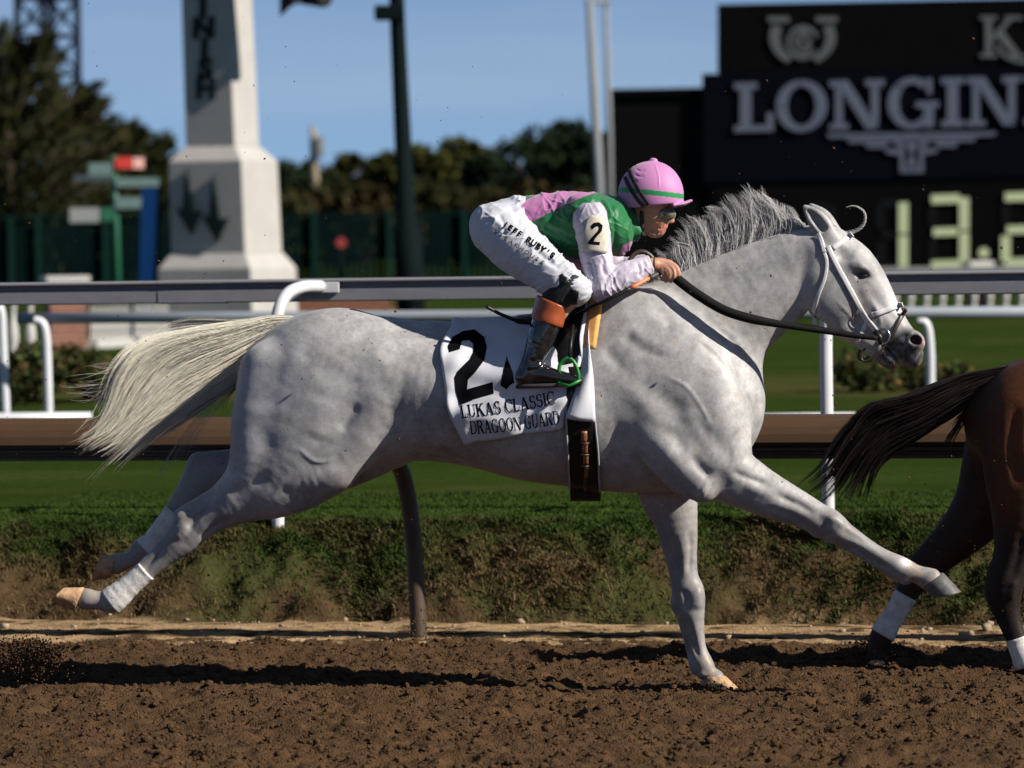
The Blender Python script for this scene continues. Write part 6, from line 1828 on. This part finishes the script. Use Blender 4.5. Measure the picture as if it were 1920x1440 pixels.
# ---- boots
for sd in (-1, 1):
    g = SDF((-.02, -.40 if sd < 0 else .12, 1.12), (.30, -.12 if sd < 0 else .40, 1.54), .0036)
    yy = lambda a: a * -sd
    g.tube([(1035, 568, yy(-.272), 29, 29), (1026, 596, yy(-.277), 27, 28), (1014, 630, yy(-.285), 26, 27), (1002, 662, yy(-.293), 21, 22), (992, 686, yy(-.30), 19, 20), (984, 704, yy(-.302), 19, 17)], .012)
    g.tube([(982, 704, yy(-.302), 17, 16), (1010, 698, yy(-.303), 20, 18), (1040, 703, yy(-.305), 15, 20), (1072, 708, yy(-.305), 11, 18), (1084, 710, yy(-.305), 8, 13)], .012)
    g.halfspace((0, 0, (1300 - 719) / 500), (0.0, 0, -1.0), .006)
    g.halfspace(((1034 - 960) / 500, 0, (1300 - 566) / 500), (.38, 0, .925), .004)
    V, F = g.surface(1); N = vnormals(V, F)
    V = sculpt(V, N, [([(988, 668), (1002, 674), (1016, 664)], 4, -.006, 0), ([(986, 680), (1000, 684), (1020, 674)], 4, .005, 0), ([(990, 690), (1010, 688), (1026, 680)], 3, -.004, 0), ([(1004, 606), (998, 640)], 5, .003, 0), ([(1030, 620), (1020, 650)], 5, -.004, 0)])
    bt = mesh_np('boot', roll_np(V), F, M_boot, PER)
    g = SDF((.02, -.40 if sd < 0 else .12, 1.34), (.26, -.12 if sd < 0 else .40, 1.54), .0036)
    g.tube([(1036, 566, yy(-.272), 31, 31), (1026, 597, yy(-.277), 29, 30)], .01); g.tube([(1026, 600, yy(-.277), 29, 30), (1022, 608, yy(-.279), 28.5, 29.5)], .01)
    g.halfspace(((1034 - 960) / 500, 0, (1300 - 564) / 500), (.38, 0, .925), .003); g.halfspace(((1024 - 960) / 500, 0, (1300 - 604) / 500), (-.30, 0, -.95), .003)
    V, F = g.surface(1)
    mesh_np('boot_cuff', roll_np(V), F, M_bootcuff, bt)
    rings = [[(1088, 712), (964, 716), -.305 * -sd, 19], [(1089, 716), (963, 721), -.305 * -sd, 20], [(1086, 719), (966, 724), -.305 * -sd, 19]]
    loft_obj('sole', rings, mat('boot_sole', (.03, .028, .026), .7) if sd < 0 else bpy.data.materials['boot_sole'], bt, 26)
# black stocking between breeches and boot
g = SDF((.02, -.42, 1.40), (.34, -.12, 1.60), .004)
g.tube([(1066, 534, -.266, 30, 36), (1048, 552, -.27, 30, 32), (1036, 572, -.272, 26, 26)], .02); g.tube([(1074, 548, -.266, 22, 34), (1084, 552, -.264, 18, 26)], .02)
V, F = g.surface(1); N = vnormals(V, F); V = wrinkle(V, N, .006, [(30, 12, .6), (80, 10, .5)], None, 41)
mesh_np('stocking', roll_np(V), F, M_blackc, PER)

# ---- helmet with cover, green band, peak; goggles
g = SDF((.37, -.15, 1.80), (.70, .15, 2.03), .0026)
g.blob(1222, 368, 0, 60, 66, 53, 6, .01); g.blob(1212, 362, 0, 49, 50, 52, 0, .03)
g.halfspace(((1222 - 960) / 500, 0, (1300 - 386) / 500), (.10, 0, -.995), .006)
g.blob(1225, 301, 0, 8, 5, 8, 0, .006)
g.tube([(1262, 386, 0, 5, 44), (1282, 382, 0, 4, 34), (1296, 376, 0, 2.5, 16)], .006)
V, F = g.surface(1); N = vnormals(V, F); px, py = to_px(V)
V = sculpt(V, N, [([(1226, 303), (1233, 330), (1234, 358)], 1.6, .0016, 0), ([(1190, 316), (1200, 322), (1210, 318)], 2, -.002, 0), ([(1186, 326), (1198, 332), (1208, 330)], 2, -.002, 0), ([(1182, 336), (1194, 342)], 2, -.002, 0)])
C = np.ones((len(V), 3)) * np.array([.42, .17, .36])
line = 362 + (px - 1222) * .105
C[(py > line - 4.5) & (py < line + 5) & (px < 1287)] = (.004, .19, .05)
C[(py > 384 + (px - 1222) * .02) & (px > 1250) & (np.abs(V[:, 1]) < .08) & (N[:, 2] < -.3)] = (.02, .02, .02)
helmet = mesh_np('helmet', roll_np(V), F, mat('helmet_cover', attr='col', rough=.55, spec=.3, sheen=.2), PER, col=C)
HEB = bvh_of(helmet, body)
for pts, w in (([(1180, 318), (1186, 334), (1200, 360), (1216, 384)], 7), ([(1172, 332), (1180, 350), (1194, 372), (1208, 388)], 6)):
    strap('goggle_strap', pts, w, M_blackc, helmet, HEB, .003, .003, both=False)
strap('chin_strap', [(1203, 396), (1204, 420), (1206, 444)], 7, M_blackc, helmet, HEB, .004, .003, both=False)
g = SDF((.50, -.10, 1.76), (.64, .10, 1.86), .0026)
for sd in (-1, 1): g.blob(1247, 401, .030 * sd, 19, 14, 18, 8, .012)
V, F = g.surface(1)
gl = mesh_np('goggles', roll_np(V), F, mat('goggle_lens', (.09, .085, .045), rough=.06, spec=.9, coat=.8, noise=.7, nscale=55), PER)
for sd in (-1, 1):
    c = [H(1247 + 18 * math.cos(a), 402 + 13.5 * math.sin(a), (.055 - .012 * math.cos(a) - .012) * sd) for a in np.linspace(0, 2 * math.pi, 25)]
    b = MB(); b.tube(c, .0032, 6, caps=False); b.tube([H(1230, 400, .046 * sd), H(1222, 396, .056 * sd), H(1216, 390, .062 * sd)], .004, 6); b.build('goggle_frame', mat('clear_frame', (.35, .34, .30), .25) if sd < 0 else bpy.data.materials['clear_frame'], gl, smooth=True)
b = MB(); b.tube([H(1172, 392, -.0), H(1180, 400, -.04), H(1186, 408, -.045)], [.02, .018, .008], 8)
b.build('hair', mat('dark_hair', (.02, .014, .01), .6), PER, smooth=True)

# ---- lettering down the thigh
BBVH = bvh_of(breeches)
def txt_line(s_, x0, y0, x1, y1, hgt, bold, name):
    polys = []
    n = len(s_)
    for i, ch in enumerate(s_):
        if ch == ' ': continue
        V2, T2 = sans_tris(ch, bold)
        t = (i + .5) / n
        cx, cy = x0 + (x1 - x0) * t, y0 + (y1 - y0) * t
        ang = math.atan2(y1 - y0, x1 - x0); ca, sa = math.cos(ang), math.sin(ang)
        b = MB()
        P = []
        for vx, vy in V2:
            a, c = vx * hgt / .73, (vy - .36) * hgt / .73
            P.append(tuple(cast(cx + a * ca + c * sa, cy + a * sa - c * ca, BBVH, .0042)))
        b.add(P, T2); b.build('letter', M_print, breeches)
txt_line("JEFF RUBY'S", 944, 419, 1040, 482, 11.5, .035, 'a')
txt_line('STEAKHOUSE', 925, 431, 1022, 496, 8, .012, 'b')

# ---- whip in the right hand
WH = tag(empty('whip', H(1210, 522, -.2)), 'black riding whip with orange grip held under the jockey hand', 'whip')
Q = catmull(np.array([(1244, 508, -.135), (1214, 521, -.19), (1180, 539, -.245), (1124, 566, -.275), (1066, 592, -.17), (995, 604, -.20), (950, 592, -.24), (912, 573, -.27)], float), 6)
M_grip = mat('orange_grip', (.75, .17, .06), .5)
def whip_part(name, a, b_, r0, r1, m):
    P = [H(*q) for q in Q[a:b_]]; n = len(P)
    o = MB().tube(P, [r0 + (r1 - r0) * i / (n - 1) for i in range(n)], 10).build(name, m, WH, smooth=True)
whip_part('handle', 0, 7, .008, .010, mat('knurled_black', (.03, .03, .032), .6, noise=.5, nscale=90))
whip_part('grip_band', 6, 13, .0075, .0075, M_grip)
whip_part('shaft', 12, 31, .009, .0055, M_leather)
P = [Q[30] + (Q[-1] - Q[30]) * 0]
b = MB(); n = len(Q)
tail_ = [H(*q) for q in Q[30:]]
A = [p + Vector((0, 0, .007)) for p in tail_]; B_ = [p - Vector((0, 0, .007)) for p in tail_]
b.ribbon([tuple(p) for p in A], [tuple(p) for p in B_]); fl = b.build('flap', M_leather, WH, smooth=True); fl.modifiers.new('solid', 'SOLIDIFY').thickness = .008
# ================================================================== bay horse ahead, mostly out of frame
BAYD = 1.0
def place_bay(P):
    P = np.asarray(P, float)
    dx, dy = P[:, 0] * 500.0, 820.0 - P[:, 2] * 500.0
    u, v = dx * CR - dy * SR, dx * SR + dy * CR
    d = (-CAM_Y + BAYD) / (1 + TY * u / FOC)
    return np.column_stack([u * d / FOC, CAM_Y + d + P[:, 1], CAM_Z - v * d / FOC])
def HB(px, py, y=0.0): return Vector(place_bay(np.array([[(px - 960) / 500, y, (1300 - py) / 500]]))[0])
g = SDF((1.26, -.36, -.04), (4.35, .36, 2.0), .0095)
g.tube([(1895, 790, 0, 88, 92), (1960, 788, 0, 122, 118), (2060, 790, 0, 138, 130), (2180, 800, 0, 135, 140), (2320, 812, 0, 150, 146), (2440, 806, 0, 168, 132), (2540, 800, 0, 150, 108)], .03)
g.tube([(2440, 760, 0, 130, 96), (2530, 710, 0, 124, 80), (2610, 640, 0, 104, 58), (2690, 575, 0, 86, 46), (2750, 530, 0, 70, 42)], .08)
g.tube([(2790, 520, 0, 66, 44), (2830, 560, 0, 66, 44), (2880, 620, 0, 46, 33), (2930, 680, 0, 34, 30)], .04)
g.tube([(2770, 470, -.05, 16, 10), (2752, 430, -.055, 5, 4)], .02); g.tube([(2770, 470, .05, 16, 10), (2752, 430, .055, 5, 4)], .02)
g.tube([(1945, 790, -.12, 108, 66), (1925, 880, -.145, 88, 60), (1912, 950, -.15, 62, 48), (1893, 1030, -.15, 38, 33), (1876, 1096, -.145, 34, 26), (1884, 1150, -.14, 22, 19), (1902, 1200, -.14, 18, 16), (1918, 1240, -.14, 22, 20), (1935, 1262, -.14, 17, 17)], .05)
g.tube([(1860, 1060, -.145, 14, 12), (1852, 1105, -.14, 14, 14), (1870, 1150, -.14, 11, 11), (1896, 1205, -.14, 10, 10)], .015)
g.tube([(1930, 790, .12, 105, 66), (1888, 880, .14, 78, 58), (1858, 945, .14, 62, 48), (1812, 1002, .14, 46, 38), (1764, 1046, .14, 36, 30), (1724, 1086, .135, 30, 25), (1702, 1124, .13, 21, 18), (1680, 1160, .13, 19, 17), (1660, 1196, .13, 23, 20), (1650, 1222, .13, 17, 17), (1648, 1242, .13, 18, 18)], .05)
g.tube([(2440, 880, -.14, 70, 46), (2470, 960, -.14, 44, 36), (2540, 1010, -.14, 32, 27), (2560, 1080, -.14, 24, 22), (2500, 1130, -.14, 17, 16), (2470, 1170, -.14, 20, 18)], .04)
g.tube([(2430, 880, .14, 70, 46), (2440, 980, .14, 42, 34), (2446, 1080, .14, 30, 27), (2450, 1160, .14, 18, 17), (2456, 1230, .14, 20, 19), (2470, 1262, .14, 18, 18)], .04)
for sd in (-1, 1): g.blob(1900, 800, .10 * sd, 62, 100, 62, 5, .06); g.blob(1980, 740, .10 * sd, 80, 60, 66, 15, .07)
V, F = g.surface(2); N = vnormals(V, F)
V = sculpt(V, N, [([(1850, 760), (1842, 840), (1862, 910)], 14, -.010, -1), ([(1895, 740), (1884, 830), (1900, 920)], 12, -.012, -1), ([(1905, 980), (1896, 1040), (1880, 1090)], 8, -.008, -1), ([(1892, 1080), (1885, 1120)], 7, .008, -1)])
px, py = to_px(V)
q = n3(V, 6, 5)
C = (1 + .5 * q)[:, None] * np.array([.070, .025, .011])
C = mixc(C, .75 * np.exp(-((px - 1935) / 40) ** 2 - ((py - 790) / 60) ** 2), (.22, .068, .016))  # sunlit reddish glow painted onto the hindquarter
C = mixc(C, np.clip((py - 930) / 90, 0, 1), (.016, .011, .009)); C = mixc(C, .7 * np.clip((1862 - px) / 30, 0, 1), (.03, .018, .012)); C = mixc(C, .8 * (V[:, 1] > .06), (.03, .016, .012))  # black lower legs; shade painted on rear edge and far half
C = mixc(C, .8 * np.clip((px - 2860) / 60, 0, 1), (.02, .015, .013))
BAY = tag(empty('horse', HB(1900, 1262)), 'dark bay horse with black tail cut off by the right edge', 'horse')
mesh_np('body', place_bay(V), F, mat('bay_coat', attr='col', rough=.6, spec=.2, noise=.22, nscale=50, bump=.25, bscale=160, bdist=.004), BAY, col=C)
def relocate(o):
    """objects built on the grey horse's plane -> bay's plane"""
    return o
_r = roll_np
roll_np = place_bay
bandage(BAY, M_wrap, [(1704, 1121, .13, 23, 20), (1690, 1146, .13, 21, 19), (1674, 1172, .13, 21.5, 19.5), (1660, 1196, .13, 25, 22)])
bandage(BAY, M_wrap, [(1897, 1190, -.14, 20, 18), (1904, 1210, -.14, 20, 18), (1918, 1240, -.14, 25, 22)])
hoof(BAY, M_hoof_dirty, (1664, 1244), (1634, 1240), (1668, 1268), (1626, 1266), .13, 20, 26)
hoof(BAY, M_hoof_dirty, (1948, 1254), (1922, 1266), (1968, 1272), (1930, 1288), -.14, 20, 26)
hoof(BAY, M_hoof, (2488, 1160), (2458, 1176), (2470, 1204), (2436, 1196), -.14, 20, 26)
hoof(BAY, M_hoof, (2486, 1258), (2456, 1262), (2500, 1284), (2450, 1285), .14, 20, 26)
M_btail = mat('black_tail_hair', attr='col', rough=.45, spec=.35)
bg = [[(1888, 686), (1800, 704), (1700, 742), (1632, 758), (1598, 792), (1566, 836), (1545, 876), (1505, 912)],
      [(1884, 694), (1800, 720), (1710, 762), (1650, 785), (1615, 820), (1585, 862), (1562, 900), (1530, 928)],
      [(1880, 704), (1805, 738), (1730, 780), (1672, 808), (1630, 846), (1605, 885), (1585, 915), (1560, 944)],
      [(1872, 714), (1815, 752), (1755, 792), (1700, 822), (1655, 848), (1630, 880), (1618, 910), (1612, 940)],
      [(1862, 724), (1822, 752), (1780, 782), (1730, 806), (1680, 832), (1642, 862), (1624, 905), (1616, 935)]]
cv, ci, rg = guided(bg, 3400, 18, .034, 9, .6, 33, 0.0, 3.0)
cv2, ci2, rg2 = guided([[(1850, 720), (1825, 760), (1800, 800), (1790, 850)], [(1830, 740), (1800, 775), (1770, 810), (1756, 835)], [(1860, 716), (1846, 750), (1825, 790), (1815, 815)], [(1700, 745), (1650, 745), (1620, 760), (1600, 765)]], 130, 18, .03, 10, .5, 36, 0, 4)
al = np.concatenate([cv, cv2])
cols = np.array([.016, .011, .010]) * np.random.default_rng(2).uniform(.5, 2.0, len(al))[:, None]
strands('tail', al, np.random.default_rng(3).uniform(.001, .0022, len(al)), M_btail, BAY, cols)
b = MB(); b.tube([HB(1890, 700), HB(1850, 712), HB(1800, 728), HB(1740, 760)], [.034, .032, .024, .008], 10); b.build('tail_dock', mat('tail_skin_dark', (.02, .013, .01), .7), BAY, smooth=True)
roll_np = _r

# ================================================================== flying dirt
def cloud(px, py, sx, sy, dep, n, rmin, rmax, seed):
    rg = np.random.default_rng(seed)
    P = []
    for i in range(n):
        p = W(rg.normal(px, sx), rg.normal(py, sy), dep + rg.normal(0, .12))
        p.z = max(p.z, .01); P.append(tuple(p))
    return np.array(P), rg.uniform(rmin, rmax, n) ** 1.0
P1, R1_ = cloud(52, 1236, 36, 20, .55, 2600, .0012, .0045, 1)
P2, R2_ = cloud(1640, 1236, 26, 18, 1.05, 3200, .0012, .005, 2)
P3, R3_ = cloud(790, 1195, 26, 26, 1.2, 160, .0015, .005, 3)
P4, R4_ = cloud(1345, 1290, 34, 8, .1, 420, .0015, .006, 4)
M_fly = mat('flying_soil', (.075, .041, .022), 1.0, spec=0)
rocks('kicked_up_dirt', np.vstack([P1, P2, P3, P4]), np.concatenate([R1_, R2_, R3_, R4_]), M_fly, 'clumps of brown soil thrown up behind the hooves', 'soil', sq=1)
rg = np.random.default_rng(77)
n = 1100
P = np.array([tuple(W(rg.uniform(-40, 1960), 1230 * rg.random() ** .62, rg.uniform(-1.6, 1.6))) for i in range(n)])
rocks('flying_specks', P, rg.gamma(2.0, .0006, n) + .0008, M_fly, 'tiny specks of dirt hanging in the air around the horses', 'soil', sq=1)
